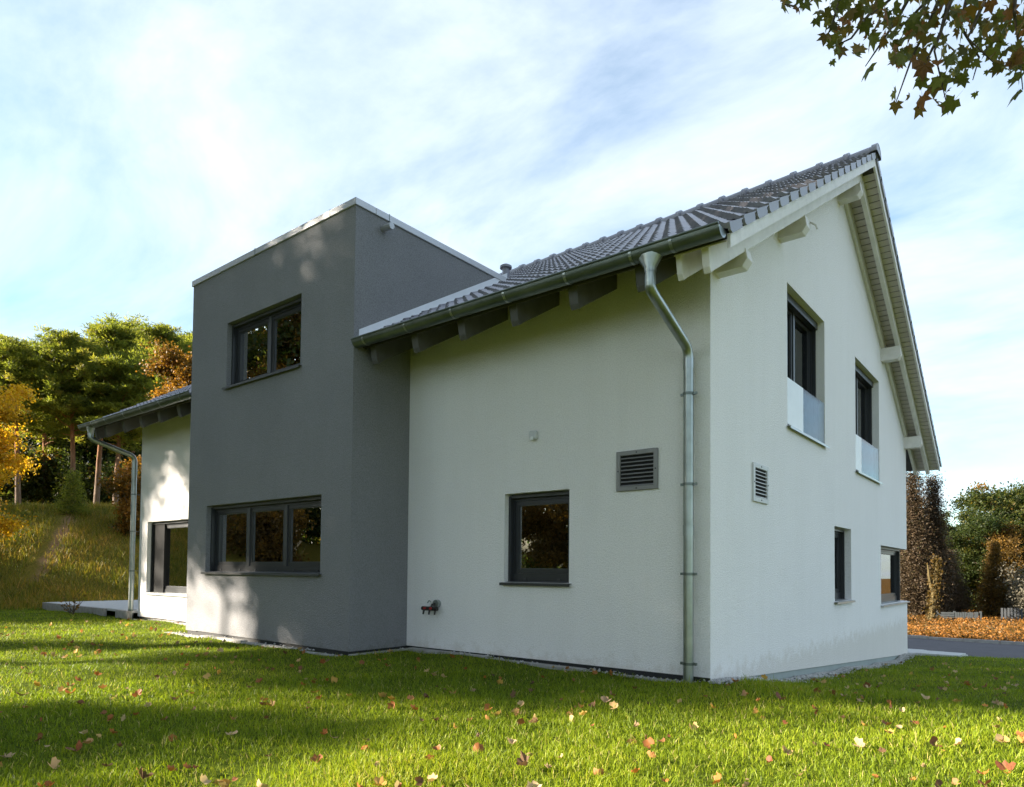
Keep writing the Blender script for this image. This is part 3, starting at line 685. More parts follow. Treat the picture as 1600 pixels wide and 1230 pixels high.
for x in (-8.5, -9.2, -9.9, -10.6, -11.4, -12.0): bracket(x, g2, yc, zc, rg)
def downpipe(x, xw, ztop_neck, zw, zbot, clips, joint):
    p = MB(); r = 0.048
    pw = -0.105
    path = [(x, yc, zc-0.14), (x, yc, ztop_neck+0.03)]
    A = Vector((x, yc, ztop_neck)); B = Vector((xw, pw, zw))
    d1 = (B-A).normalized()
    for k in range(1, 6):
        s_ = k/5; path.append(tuple(A+Vector((0, 0, 0.03))*(1-s_)**2 + d1*0.10*s_**2))
    for k in range(0, 6):
        s_ = k/5; path.append(tuple(B - d1*0.10*(1-s_)**2 + Vector((0, 0, -0.10))*s_**2))
    path.append((xw, pw, zbot))
    p.tube(path, r, 20); dp = p.build('downpipe', M['zinc'], house, smooth=True)
    f = MB(); n = 16; rings = [(0.115, 0.070, zc-0.045), (0.112, 0.066, zc-0.075), (0.053, 0.053, zc-0.155), (0.053, 0.053, zc-0.20)]
    for i in range(len(rings)-1):
        for j in range(n):
            a, c = 2*math.pi*j/n, 2*math.pi*(j+1)/n
            P = lambda q, th: (x+q[0]*math.cos(th), yc+q[1]*math.sin(th), q[2])
            f.quad(P(rings[i], a), P(rings[i], c), P(rings[i+1], c), P(rings[i+1], a))
    f.build('outlet', M['zinc'], dp, smooth=True)
    for z in clips:
        c = MB(); c.tube([(xw, pw, z-0.013), (xw, pw, z+0.013)], r+0.006, 18)
        c.box(xw+r-0.004, xw+r+0.035, pw-0.012, pw+0.012, z-0.012, z+0.012); c.box(xw-r-0.03, xw-r+0.004, pw-0.01, pw+0.01, z-0.012, z+0.012)
        c.tube([(xw, pw, z), (xw, 0.01, z)], 0.006, 6); c.build('pipe_clip', M['dzinc'], dp)
    for z in joint:
        c = MB(); c.tube([(xw, pw, z-0.05), (xw, pw, z+0.05)], r+0.003, 20); c.build('pipe_joint', M['zinc'], dp, smooth=True)
    # wedge of sheet metal joining the neck and the wall side
    return dp
downpipe(-0.17, -0.172, 3.46, 3.14, -0.12, (2.712, 1.852, 1.006, 0.166), (1.416, 3.0))
downpipe(-12.22, -12.13, 3.52, 3.27, -0.1, (2.5, 1.75, 0.95, 0.16), (2.95,))

# vents, tap, sensor ----------------------------------------------------
def vent(mapf, a0, a1, z0, z1, fmat, smat, rim=0.045, slats=8, proud=0.022):
    v = MB(); ring(v, mapf, a0, a1, z0, z1, -proud, 0.001, rim, rim, rim, rim); vo = v.build('vent_grille', M[fmat], house, bevel=0.003)
    q = MB(); wbox(q, mapf, a0+rim, a1-rim, -0.0015, -0.0005, z0+rim, z1-rim); q.build('backing', M['black'], vo)
    hgt = (z1-z0-2*rim)/slats
    for i in range(slats):
        z = z0+rim+i*hgt; q = MB()
        A, B, C_, D = [Vector(mapf(a0+rim, d, zz)) for d, zz in ((-0.019, z+0.002), (-0.019, z+0.008), (-0.003, z+hgt*0.30+0.006), (-0.003, z+hgt*0.30))]
        q.prism([A, B, C_, D], Vector(mapf(a1-rim, 0, 0))-Vector(mapf(a0+rim, 0, 0))); q.build('slat', M[smat], vo)
    am, zm = (a0+a1)/2, (z0+z1)/2
    for a, z in ((am, z1-rim/2), (am, z0+rim/2), (a0+rim/2, zm), (a1-rim/2, zm)):
        q = MB(); wbox(q, mapf, a-0.007, a+0.007, -proud-0.004, -proud+0.001, z-0.006, z+0.006); q.build('screw', M['gap'], vo)
vent(fm_, -1.002, -0.534, 1.845, 2.253, 'vent', 'vent')
vent(gm_, 1.109, 1.595, 1.79, 2.206, 'ventw', 'ventw', rim=0.05)
sx = -2.063
s = MB().box(sx-0.045, sx+0.045, -0.06, 0.001, 2.50, 2.60).build('sensor_box', M['ventw'], house, bevel=0.012)
MB().box(sx-0.02, sx+0.02, -0.075, -0.055, 2.485, 2.53).build('lens', M['palew'], s, bevel=0.006)
tap = empty('garden_tap', (-3.61, 0, 0.54)); tag(tap, 'dark twin outlet garden tap with red knobs on the white wall', 'tap')
MB().tube([(0.05, 0.0, 0.06), (0.05, -0.05, 0.06)], 0.05, 16).build('wall_rosette', M['zinc'], tap, smooth=True)
MB().tube([(0.04, -0.04, 0.06), (0.03, -0.085, 0.05), (0.02, -0.10, 0.0)], 0.014, 10).build('pipe', M['brass'], tap, smooth=True)
MB().tube([(-0.13, -0.10, 0.0), (0.13, -0.10, 0.0)], 0.026, 12).build('body', M['brass'], tap, smooth=True)
MB().tube([(-0.05, -0.09, 0.07), (-0.02, -0.09, 0.10), (0.0, -0.08, 0.08)], 0.008, 8).build('lever', M['zinc'], tap, smooth=True)
for x in (-0.10, 0.0, 0.10):
    MB().tube([(x, -0.10, -0.01), (x, -0.115, -0.075)], [0.014, 0.011], 10).build('outlet', M['brass'], tap, smooth=True)
for x in (-0.055, 0.05):
    MB().tube([(x, -0.12, 0.005), (x, -0.15, 0.005)], 0.015, 10).build('knob', M['red'], tap, smooth=True)

# kerb edging and gravel round the house -----------------------------------
edging = empty('edging'); tag(edging, 'narrow concrete edging stones along the foot of the plastered walls', 'edging')
def edge_run(p0, p1, width=0.10):
    p0, p1 = Vector(p0), Vector(p1); L = (p1-p0).length; n = max(1, int(L/1.0)); d = (p1-p0)/n
    a = math.atan2(d.y, d.x)
    me = MB().box(0.004, d.length-0.004, -width/2, width/2, -0.2, 0.0).mesh('edging_stone', M['concrete'], bevel=0.006)
    for i in range(n):
        p = p0+d*i; o = link('edging_stone', me, parent=edging); q = p+d*0.5
        o.location = (p.x, p.y, float(hz(q.x, q.y))+0.022+random.uniform(-.005, .005)); o.rotation_euler = (0, 0, a)
edge_run((BX2+0.15, -0.075, 0), (-0.02, -0.075, 0)); edge_run((BX1-0.40, BD-0.10, 0), (BX2+0.14, BD-0.10, 0)); edge_run((BX2+0.085, BD-0.04, 0), (BX2+0.085, -0.02, 0))
edge_run((LX-0.3, -0.075, 0), (BX1-0.05, -0.075, 0))
def pebbles(n, sampler, name, label):
    P = sampler(n); s_ = rng.uniform(0.010, 0.026, n)
    th = np.array([0, 1, 2, 3])*np.pi/2
    base = np.array([(0, 0, 0.55)]+[(math.cos(a), math.sin(a), 0) for a in th]+[(0, 0, -0.55)])
    fcs = np.array([(0, 1, 2), (0, 2, 3), (0, 3, 4), (0, 4, 1), (5, 2, 1), (5, 3, 2), (5, 4, 3), (5, 1, 4)])
    rot = rng.uniform(0, 6.28, n); c, s2 = np.cos(rot), np.sin(rot)
    V = np.zeros((n, 6, 3)); sx_ = rng.uniform(0.7, 1.4, n)
    V[:, :, 0] = (base[None, :, 0]*sx_[:, None]*c[:, None]-base[None, :, 1]*s2[:, None])*s_[:, None]+P[:, None, 0]
    V[:, :, 1] = (base[None, :, 0]*sx_[:, None]*s2[:, None]+base[None, :, 1]*c[:, None])*s_[:, None]+P[:, None, 1]
    V[:, :, 2] = base[None, :, 2]*s_[:, None]+P[:, None, 2]
    fa = (fcs[None]+(np.arange(n)*6)[:, None, None]).reshape(-1, 3)
    o = link(name, np_mesh(name, V, 3, M['pebble'], faces=fa), kind='stuff'); tag(o, label, 'gravel'); return o
def grav(n):
    k = int(n*0.93); y = rng.uniform(-0.1, GW+0.8, k); x = 0.02+np.abs(rng.normal(0, 0.09, k))
    x2 = rng.uniform(BX2, 0.05, n-k); y2 = rng.uniform(-0.15, 0.02, n-k)
    m_ = rng.random(n-k) < 0.5
    x2 = np.where(m_, x2, rng.uniform(BX1-0.4, BX2, n-k)); y2 = np.where(m_, y2, rng.uniform(BD-0.17, BD+0.02, n-k))
    X = np.concatenate([x, x2]); Y = np.concatenate([y, y2]); return np.stack([X, Y, hz(X, Y)+rng.uniform(0.0, 0.022, n)], -1)
pebbles(5200, grav, 'gravel', 'pale gravel strip along the foot of the house walls')
# pale paving behind the far gable corner
pav = empty('paving'); tag(pav, 'pale concrete paving beside the road at the far gable corner', 'paving')
pm_ = MB().box(0.004, 0.396, 0.004, 0.396, -0.1, 0.0).mesh('paving_slab', M['slab'], bevel=0.006)
for i in range(-5, 4):
    for j in range(8):
        x, y = i*0.4-0.3, GW+0.35+j*0.4
        if x+0.3*j*0.35 > 0.9: continue
        o = link('paving_slab', pm_, parent=pav); o.location = (x, y, float(hz(x+.2, y+.2))+0.055); 
# terrace at the left end of the house
ter = empty('terrace'); tag(ter, 'low pale paved terrace at the far end of the house', 'terrace')
sl = MB().box(0.003, 0.597, 0.003, 0.597, -0.05, 0.0).mesh('terrace_slab', M['slab'], bevel=0.005)
for i in range(8):
    for j in range(6):
        o = link('terrace_slab', sl, parent=ter); o.location = (LX-0.62-i*0.6, -0.10+j*0.6, 0.15)
ks = MB().box(0.006, 0.594, -0.08, 0.0, -0.35, 0.0).mesh('terrace_kerb', M['concrete'], bevel=0.006)
for i in range(8):
    if i == 1: continue
    o = link('terrace_kerb', ks, parent=ter); o.location = (LX-0.62-i*0.6, -0.105, 0.147)

# ------------------------------------------------------------------ vegetation
G_STOPS = [(0.0, (0.045, 0.078, 0.008)), (0.35, (0.15, 0.21, 0.010)), (0.7, (0.26, 0.32, 0.013)), (0.92, (0.36, 0.34, 0.035)), (1.0, (0.46, 0.38, 0.15))]
M['grass'] = leaf_mat('grass_blade', G_STOPS, trans=0.40, rough=0.5, tr_gain=1.3)
M['drygrass'] = leaf_mat('dry_grass', [(0.0, (0.06, 0.085, 0.008)), (0.4, (0.17, 0.175, 0.014)), (0.7, (0.30, 0.21, 0.025)), (1.0, (0.40, 0.23, 0.06))], trans=0.35)
M['crop'] = leaf_mat('field_crop', [(0.0, (0.07, 0.045, 0.01)), (0.5, (0.25, 0.105, 0.02)), (1.0, (0.38, 0.16, 0.03))], trans=0.3)
def lownoise(x, y, s=1.0):
    return 0.5+0.25*np.sin(1.3*s*x+0.7*s*y+1.1)*np.cos(0.9*s*y-0.4*s*x+0.3)+0.15*np.sin(3.1*s*x-2.3*s*y)+0.10*np.cos(5.3*s*x+4.1*s*y+2)
def inside_built(x, y):
    m_ = (x > LX-0.1) & (x < 0.22) & (y > -0.125) & (y < GW+0.6)
    m_ |= (x > BX1-0.3) & (x < BX2+0.12) & (y > BD-0.16) & (y < 0.2)
    m_ |= (y > 15.5) & (y < 21.3)
    m_ |= (x > -18) & (x < 1.0) & (y > GW+0.3) & (y < 14.0) & (x < 0.9-0.13*(y-GW))
    m_ |= (x > LX-5.4) & (x < LX) & (y > -0.19) & (y < 3.6)
    return m_
def blades(x, y, z, hgt, wid, lean, two):
    n = len(x); th = rng.uniform(0, 2*np.pi, n); fa = rng.uniform(0, 2*np.pi, n)
    ux, uy = np.cos(fa)*wid/2, np.sin(fa)*wid/2
    lx, ly = np.cos(th)*lean*hgt, np.sin(th)*lean*hgt
    def P(s, wf, bend): return [np.stack([x+sg*ux*wf+lx*bend, y+sg*uy*wf+ly*bend, z+hgt*s], -1) for sg in (-1, 1)]
    a = P(-0.1, 1, 0); t_ = P(1.0, 0.12, 1.0)
    if two:
        m_ = P(0.58, 0.85, 0.36)
        V = np.stack([a[0], a[1], m_[1], m_[0], m_[0], m_[1], t_[1], t_[0]], 1); return V.reshape(-1, 3), 2
    return np.stack([a[0], a[1], t_[1], t_[0]], 1).reshape(-1, 3), 1
def sample_polar(n, d0, d1, p, th0, th1):
    """density falling with distance as d**-p"""
    e = 2-p; u = rng.random(n); d = (d0**e+u*(d1**e-d0**e))**(1/e)
    th = rng.uniform(th0, th1, n); return CAM.x-np.sin(th)*d, CAM.y+np.cos(th)*d, d
VV = []; TT = []
for n, d0, d1, two in ((210000, 2.1, 7.0, True), (330000, 7.0, 27.0, False)):
    x, y, d = sample_polar(n, d0, d1, 1.35, R(-16), R(92))
    keep = ~inside_built(x, y) & (x > -17.6) & (x < 9) & (y < 15.5)
    x, y, d = x[keep], y[keep], d[keep]
    ln = lownoise(x, y, 1.6)
    bare = np.exp(-(((x+0.7)/0.42)**2+((y+4.35)/0.28)**2)) + 0.7*np.exp(-(((x-1.1)/0.35)**2+((y+2.9)/0.2)**2))
    k2 = rng.random(len(x)) > bare*0.8
    x, y, d, ln = x[k2], y[k2], d[k2], ln[k2]
    hg = rng.gamma(5, 0.0054, len(x))*(0.55+0.5*ln+0.45*lownoise(x+3, y-2, 5.0)); wd = 0.0038*np.maximum(1, d/4.0)**0.75*rng.uniform(0.7, 1.3, len(x))
    v, q = blades(x, y, hz(x, y), hg, wd, np.abs(rng.normal(0.6, 0.4, len(x))), two)
    t_ = np.clip(0.22+0.5*lownoise(x, y, 0.9)+rng.normal(0, 0.16, len(x)), 0, 0.97); t_ = np.where(rng.random(len(x)) < 0.03, 1.0, t_)
    VV.append(v); TT.append(np.repeat(t_, q))
lawn = link('grass', np_mesh('grass', np.concatenate(VV), 4, M['grass'], np.concatenate(TT)), kind='stuff'); tag(lawn, 'bright green lawn of short grass round the house', 'grass')
# dry rough grass on the bank
n = 150000; x = -16.6-rng.random(n)**0.9*15; y = rng.uniform(-7, 17, n)
pathd = np.abs(y+0.52*x+9.97); keep = (pathd > 0.3*rng.random(n)+0.06) | (x > -19.8)
x, y = x[keep], y[keep]; n = len(x)
v, q = blades(x, y, hz(x, y), rng.gamma(6, 0.022, n)*(0.6+0.8*lownoise(x, y, 1.1)), rng.uniform(0.012, 0.028, n), np.abs(rng.normal(0.5, 0.35, n)), False)
o = link('bank_grass', np_mesh('bank_grass', v, 4, M['drygrass'], np.clip(0.15+0.6*lownoise(x, y, 0.8)+rng.normal(0, 0.22, n), 0, 1)), kind='stuff'); tag(o, 'rough dry yellow grass covering the bank below the pines', 'grass')
# orange crop in the field beyond the road
n = 170000; x = rng.uniform(-14, 14, n); y = 21.3+rng.random(n)**1.2*32
zc_ = hz(x, y)+rng.uniform(0.02, 0.30, n)
def leaf_quads(P, size, tint, asp=0.55, flat=0.0):
    n = len(P); a = rng.normal(size=(n, 3)); a /= np.linalg.norm(a, axis=1, keepdims=True)
    b_ = rng.normal(size=(n, 3)); b_ -= a*(a*b_).sum(1, keepdims=True); b_ /= np.linalg.norm(b_, axis=1, keepdims=True)
    if flat: a[:, 2] *= (1-flat); b_[:, 2] *= (1-flat)
    s = np.broadcast_to(np.asarray(size), (n,))[:, None]
    return np.stack([P-a*s*0.5, P+b_*s*0.5*asp-a*s*0.06, P+a*s*0.5, P-b_*s*0.5*asp-a*s*0.06], 1).reshape(-1, 3), tint
v, tt = leaf_quads(np.stack([x, y, zc_], -1), rng.uniform(0.05, 0.13, n), np.clip(0.05+0.5*lownoise(x, y, 0.7)+rng.normal(0, 0.25, n), 0, 1))
o = link('field_crop', np_mesh('field_crop', v, 4, M['crop'], tt), kind='stuff'); tag(o, 'low orange brown crop filling the field beyond the road', 'crop')

LEAF = {
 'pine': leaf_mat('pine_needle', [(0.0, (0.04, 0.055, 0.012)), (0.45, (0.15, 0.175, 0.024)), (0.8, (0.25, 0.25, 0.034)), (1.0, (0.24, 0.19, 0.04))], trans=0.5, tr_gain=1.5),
 'orange': leaf_mat('beech_leaf', [(0.0, (0.045, 0.05, 0.010)), (0.4, (0.15, 0.085, 0.012)), (0.75, (0.29, 0.13, 0.017)), (1.0, (0.36, 0.20, 0.03))], trans=0.4),
 'yellow': leaf_mat('yellow_leaf', [(0.0, (0.24, 0.13, 0.008)), (0.5, (0.55, 0.31, 0.012)), (1.0, (0.68, 0.44, 0.02))], trans=0.45),
 'green': leaf_mat('green_autumn_leaf', [(0.0, (0.015, 0.028, 0.007)), (0.45, (0.042, 0.058, 0.011)), (0.75, (0.085, 0.078, 0.014)), (1.0, (0.20, 0.105, 0.018))], trans=0.5, tr_gain=1.6),
 'brown': leaf_mat('brown_conifer', [(0.0, (0.022, 0.016, 0.010)), (0.45, (0.055, 0.037, 0.021)), (0.8, (0.10, 0.068, 0.036)), (1.0, (0.08, 0.08, 0.03))], trans=0.2),
 'amber': leaf_mat('amber_leaf', [(0.0, (0.035, 0.03, 0.008)), (0.5, (0.105, 0.062, 0.014)), (1.0, (0.21, 0.115, 0.022))], trans=0.5, tr_gain=1.6),
 'pale': leaf_mat('pale_shrub_leaf', [(0.0, (0.06, 0.055, 0.04)), (1.0, (0.17, 0.15, 0.11))], trans=0.3),
}
M['barkp'] = bark('pine_bark', (0.20, 0.15, 0.115), (0.085, 0.06, 0.045), 3.0, (0.36, 0.15, 0.06), 8.0)
M['barkd'] = bark('grey_bark', (0.13, 0.105, 0.08), (0.05, 0.04, 0.03))
M['barki'] = bark('ivy_bark', (0.12, 0.09, 0.04), (0.05, 0.04, 0.018))
def wander(p, d, L, n, jit, r):
    pts = [Vector(p)]; d = Vector(d).normalized()
    for i in range(n):
        d = (d+Vector((r.uniform(-jit, jit), r.uniform(-jit, jit), r.uniform(-jit, jit)))).normalized(); pts.append(pts[-1]+d*(L/n))
    return pts
def decid(seed, H, rad, z0, mat, leaves=26000, leaf=0.17, trunk_r=0.2, sig=0.42, clumps=190, tintc=0.5):
    """trunk mesh with limbs, crown mesh of leaf clumps carried by the limbs"""
    r = random.Random(seed); b = MB()
    tp = wander((0, 0, -0.3), (0, 0, 1), H*0.86, 9, 0.07, r); k = len(tp)
    b.tube(tp, [trunk_r*(1.25 if i == 0 else (1-0.88*i/(k-1))) for i in range(k)], 10)
    tips = []
    nl = 17
    for i in range(nl):
        h = z0+(H*0.82-z0)*(i+r.random()*0.6)/nl; f = min(max((h+0.3)/(H*0.86), 0), 0.98)*(k-1); i0 = int(f); p = tp[i0].lerp(tp[min(i0+1, k-1)], f-i0)
        az = i*2.4+r.uniform(-.4, .4); rel = (h-z0)/(H-z0); L = rad*(0.55+0.65*math.sin(math.pi*min(1, rel*0.85+0.18)))*r.uniform(0.75, 1.1)
        up = 0.25+0.75*rel
        lp_ = wander(p, (math.cos(az), math.sin(az), up), L, 5, 0.16, r); rr = trunk_r*0.42*(1-0.6*rel)
        b.tube(lp_, [rr*(1-0.85*j/5) for j in range(6)], 6)
        for j in range(4):
            q = lp_[2+r.randrange(4)]; sp_ = wander(q, (math.cos(az+r.uniform(-1.1, 1.1)), math.sin(az+r.uniform(-1.1, 1.1)), r.uniform(-0.1, 0.8)), L*r.uniform(0.3, 0.5), 3, 0.2, r)
            b.tube(sp_, [rr*0.4, rr*0.3, rr*0.2, rr*0.06], 5); tips += sp_[1:]
        tips += lp_[3:]
    tips.append(tp[-1])
    tm = b.mesh('trunk', M['barkd'], smooth=True)
    T = np.array([tuple(p) for p in tips]); g_ = np.random.default_rng(seed)
    C = T[g_.integers(0, len(T), clumps)]+g_.normal(0, 0.28, (clumps, 3))*rad*0.35
    per = leaves//clumps; ct = g_.normal(tintc, 0.17, clumps)
    P = (C[:, None, :]+g_.normal(0, 1, (clumps, per, 3))*np.array([sig, sig, sig*0.62])*g_.uniform(0.6, 1.3, (clumps, 1, 1))).reshape(-1, 3)
    tint = np.clip(np.repeat(ct, per)+g_.normal(0, 0.13, len(P)), 0, 1)
    v, tt = leaf_quads(P, g_.uniform(0.6, 1.25, len(P))*leaf, tint, 0.7)
    cm = np_mesh('crown', v, 4, mat, tt)
    return tm, cm
def pine(seed, H, spread, zc0, needles=30000):
    r = random.Random(seed); b = MB(); g_ = np.random.default_rng(seed)
    tp = wander((0, 0, -0.4), (0, 0, 1), H, 12, 0.035, r); k = len(tp); R0 = 0.017*H
    b.tube(tp, [R0*(1.15 if i == 0 else (1-0.86*i/(k-1))) for i in range(k)], 10)
    C = []
    nb = 46
    for i in range(nb):
        rel = (i+r.random())/nb; h = zc0+(H*0.985-zc0)*rel; f = min((h+0.4)/H, 0.99)*(k-1); i0 = int(f); p = tp[i0].lerp(tp[min(i0+1, k-1)], f-i0)
        az = i*2.399+r.uniform(-.5, .5); L = spread*(0.42+0.62*math.sin(math.pi*(0.12+0.80*rel)))*r.uniform(0.55, 1.15)*(1.0 if rel < 0.8 else 1-(rel-0.8)*2.2)
        lp_ = wander(p, (math.cos(az), math.sin(az), r.uniform(-0.05, 0.45)+0.5*rel), max(L, 0.4), 5, 0.14, r); rr = R0*0.22*(1-0.5*rel)
        b.tube(lp_, [rr*(1-0.8*j/5) for j in range(6)], 5)
        if rel < 0.10 and r.random() < 0.6: continue
        for j in range(13):
            q = lp_[r.choice((2, 3, 4, 5, 5))]; C.append(tuple(q+Vector((r.gauss(0, .48), r.gauss(0, .48), r.gauss(0.10, .30)))))
    C += [tuple(tp[-1]+Vector((r.gauss(0, .3), r.gauss(0, .3), r.uniform(-.6, .3)))) for _ in range(6)]
    C = np.array(C); n = len(C); per = needles//n
    ct = np.clip(g_.normal(0.5, 0.20, n), 0.02, 0.9)
    P = (C[:, None, :]+g_.normal(0, 1, (n, per, 3))*np.array([0.20, 0.20, 0.10])*g_.uniform(0.6, 1.5, (n, 1, 1))).reshape(-1, 3)
    off = (P-np.repeat(C, per, 0)); dirn = off*np.array([1, 1, 0.6])+g_.normal(0, 0.22, off.shape)+np.array([0, 0, 0.22]); dirn /= np.linalg.norm(dirn, axis=1, keepdims=True)
    sd_ = np.cross(dirn, g_.normal(size=dirn.shape)); sd_ /= np.linalg.norm(sd_, axis=1, keepdims=True)
    Ln = g_.uniform(0.16, 0.30, len(P))[:, None]; Wn = 0.026
    v = np.stack([P-sd_*Wn, P+sd_*Wn, P+dirn*Ln+sd_*Wn*0.8, P+dirn*Ln-sd_*Wn*0.8], 1).reshape(-1, 3)
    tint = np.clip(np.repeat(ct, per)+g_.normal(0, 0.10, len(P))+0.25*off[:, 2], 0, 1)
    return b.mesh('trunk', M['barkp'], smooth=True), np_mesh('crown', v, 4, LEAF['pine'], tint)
def conifer(seed, H, rad, mat, n=26000, layers=26, leaf=0.13, droop=0.25, column=False):
    r = random.Random(seed); g_ = np.random.default_rng(seed); b = MB()
    b.tube([(0, 0, -0.3), (0, 0, H*0.5), (0, 0, H*0.96)], [0.02*H, 0.012*H, 0.004], 8)
    C = []
    for i in range(layers):
        rel = i/(layers-1); h = H*(0.06+0.92*rel)
        w_ = rad*((1-rel)**0.85 if not column else (0.7+0.3*min(1, rel*4))*max(0.02, 1-rel**1.25))
        m_ = max(4, int(13*(w_/rad)+4))
        for j in range(m_):
            az = j*2*math.pi/m_+i*1.3+r.uniform(-.3, .3); L = w_*r.uniform(0.7, 1.12)
            e_ = Vector((math.cos(az)*L, math.sin(az)*L, h-droop*L+r.uniform(-.1, .1)))
            if i % 3 == 0 and j % 2 == 0: b.tube([(0, 0, h), e_*0.9+Vector((0, 0, h*0.1))], [0.02, 0.006], 4)
            for s_ in (0.35, 0.6, 0.8, 1.0): C.append((e_.x*s_, e_.y*s_, h-droop*L*s_*s_+r.uniform(-.08, .08)))
    C = np.array(C); k = len(C); per = max(4, n//k)
    sg = np.array([0.16, 0.16, 0.09]) if not column else np.array([0.20, 0.20, 0.24])
    P = (C[:, None, :]+g_.normal(0, 1, (k, per, 3))*sg).reshape(-1, 3)
    tint = np.clip(np.repeat(g_.normal(0.5, 0.17, k), per)+g_.normal(0, 0.12, len(P)), 0, 1)
    v, tt = leaf_quads(P, g_.uniform(0.6, 1.3, len(P))*leaf, tint, 0.4)
    return b.mesh('trunk', M['barkd'], smooth=True), np_mesh('crown', v, 4, mat, tt)
def shrub(seed, H, rad, mat, n=7000, leaf=0.12, stems=9):
    r = random.Random(seed); g_ = np.random.default_rng(seed); b = MB(); tips = []
    for i in range(stems):
        az = r.uniform(0, 6.28); p = wander((r.uniform(-.1, .1), r.uniform(-.1, .1), -0.1), (math.cos(az)*rad/H*0.8, math.sin(az)*rad/H*0.8, 1), H*r.uniform(0.7, 1.05), 5, 0.2, r)
        b.tube(p, [0.02, 0.016, 0.012, 0.009, 0.006, 0.003], 5); tips += p[1:]
    T = np.array([tuple(p) for p in tips]); k = 60
    C = T[g_.integers(0, len(T), k)]+g_.normal(0, 0.18, (k, 3))*rad
    per = n//k; P = (C[:, None, :]+g_.normal(0, 0.2, (k, per, 3))*min(rad, 1.2)).reshape(-1, 3); P[:, 2] = np.abs(P[:, 2])
    tint = np.clip(np.repeat(g_.normal(0.5, 0.18, k), per)+g_.normal(0, 0.12, len(P)), 0, 1)
    v, tt = leaf_quads(P, g_.uniform(0.6, 1.3, len(P))*leaf, tint, 0.6)
    return b.mesh('stems', M['barkd'], smooth=True), np_mesh('foliage', v, 4, mat, tt)
def plant(name, meshes, loc, rz, scale, label, cat, group=None, parts=('trunk', 'crown')):
    e_ = empty(name, loc); e_.rotation_euler = (0, 0, rz); e_.scale = (scale,)*3 if not hasattr(scale, '__len__') else scale
    for nm, me in zip(parts, meshes): link(nm, me, parent=e_)
    return tag(e_, label, cat, group)
def place(u, d):
    p = at_dist(u, 800, d); return (p.x, p.y, float(hz(p.x, p.y)))

# wood on the bank, left
PV = [pine(11, 15.0, 2.5, 6.6, 42000), pine(12, 16.0, 2.8, 7.4, 42000), pine(13, 14.0, 2.4, 6.0, 42000)]
def pine_at(u, vtop, d, k, label, group=None, wide=1.0):
    loc = place(u, d); zt = at_dist(u, vtop, d).z; s = (zt-loc[2])/(15.0, 16.0, 14.0)[k]
    plant('pine_tree', PV[k], loc, random.uniform(0, 6.28), (s*wide, s*wide, s), label, 'pine tree', group)
pine_at(113, 528, 37, 0, 'tall pine with slim reddish trunk beside the young fir')
pine_at(150, 520, 39, 1, 'tall pine with straight pale trunk between the slim pine and the thick pine')
pine_at(180, 560, 36, 2, 'thick trunked pine standing close behind the house eave', wide=1.15)
pine_at(28, 538, 38, 1, 'pine with dark reddish trunk behind the yellow tree')
for u, v, d, k in ((-40, 530, 44, 0), (70, 545, 46, 2), (205, 525, 47, 0), (250, 530, 45, 1), (95, 560, 54, 1), (160, 550, 58, 0), (230, 550, 60, 1), (40, 565, 60, 0), (290, 530, 50, 2), (-80, 545, 55, 1)):
    pine_at(u, v, d, k, 'pine in the back rows of the wood on the bank', 'pines in the wood on the bank', wide=1.1)
DO = decid(21, 13.0, 1.5, 5.8, LEAF['orange'], 34000, 0.17, 0.17, 0.36, 240, 0.55)
loc = place(306, 31); plant('beech_tree', DO, loc, 0.6, (at_dist(306, 517, 31).z-loc[2])/13.2, 'orange leaved beech rising behind the eave of the house', 'beech tree')
loc = place(205, 27.5); plant('beech_tree', shrub(23, 2.7, 0.7, LEAF['orange'], 7000, 0.11), loc, 0, 1.0, 'young orange beech beside the far downpipe', 'beech tree', parts=('trunk', 'crown'))
DY = decid(22, 9.0, 1.75, 1.2, LEAF['yellow'], 26000, 0.15, 0.12, 0.34, 170, 0.55)
loc = place(-78, 24.5); plant('yellow_tree', DY, loc, 1.0, (at_dist(-5, 590, 24.5).z-loc[2])/9.0, 'bright yellow autumn tree on the bank in front of the pines', 'tree')
SB = [shrub(31, 3.2, 1.6, LEAF['green'], 9000, 0.16), shrub(32, 2.6, 1.8, LEAF['green'], 9000, 0.16)]
for i, u in enumerate((15, 48, 80, 100, 130, 165, 200, 235, 270)):
    plant('undergrowth_shrub', SB[i % 2], place(u+random.uniform(-6, 6), random.uniform(44, 50)), random.uniform(0, 6), random.uniform(0.9, 1.4), 'dark leafy shrub growing between the pine trunks', 'shrub', 'undergrowth below the pines', ('stems', 'foliage'))
for i, u in enumerate((-20, 30, 75, 120, 160, 205, 250, 300)):
    plant('understory_tree', decid(40, 8, 2.6, 0.8, LEAF['green'], 14000, 0.24, 0.1, 0.5, 120, 0.25) if i == 0 else UT, place(u, random.uniform(48, 60)), random.uniform(0, 6), random.uniform(0.9, 1.25), 'dark leafy tree filling the depth of the wood', 'tree', 'broadleaf trees deep in the wood')
    if i == 0: UT = [c.data for c in bpy.data.objects['understory_tree'].children]; UT = (UT[0], UT[1])
YF = conifer(35, 2.0, 0.7, LEAF['pine'], 7000, 12, 0.09, 0.1)
plant('young_fir', YF, place(113, 29), 0, 0.75, 'small bright young fir at the top of the bank', 'fir')

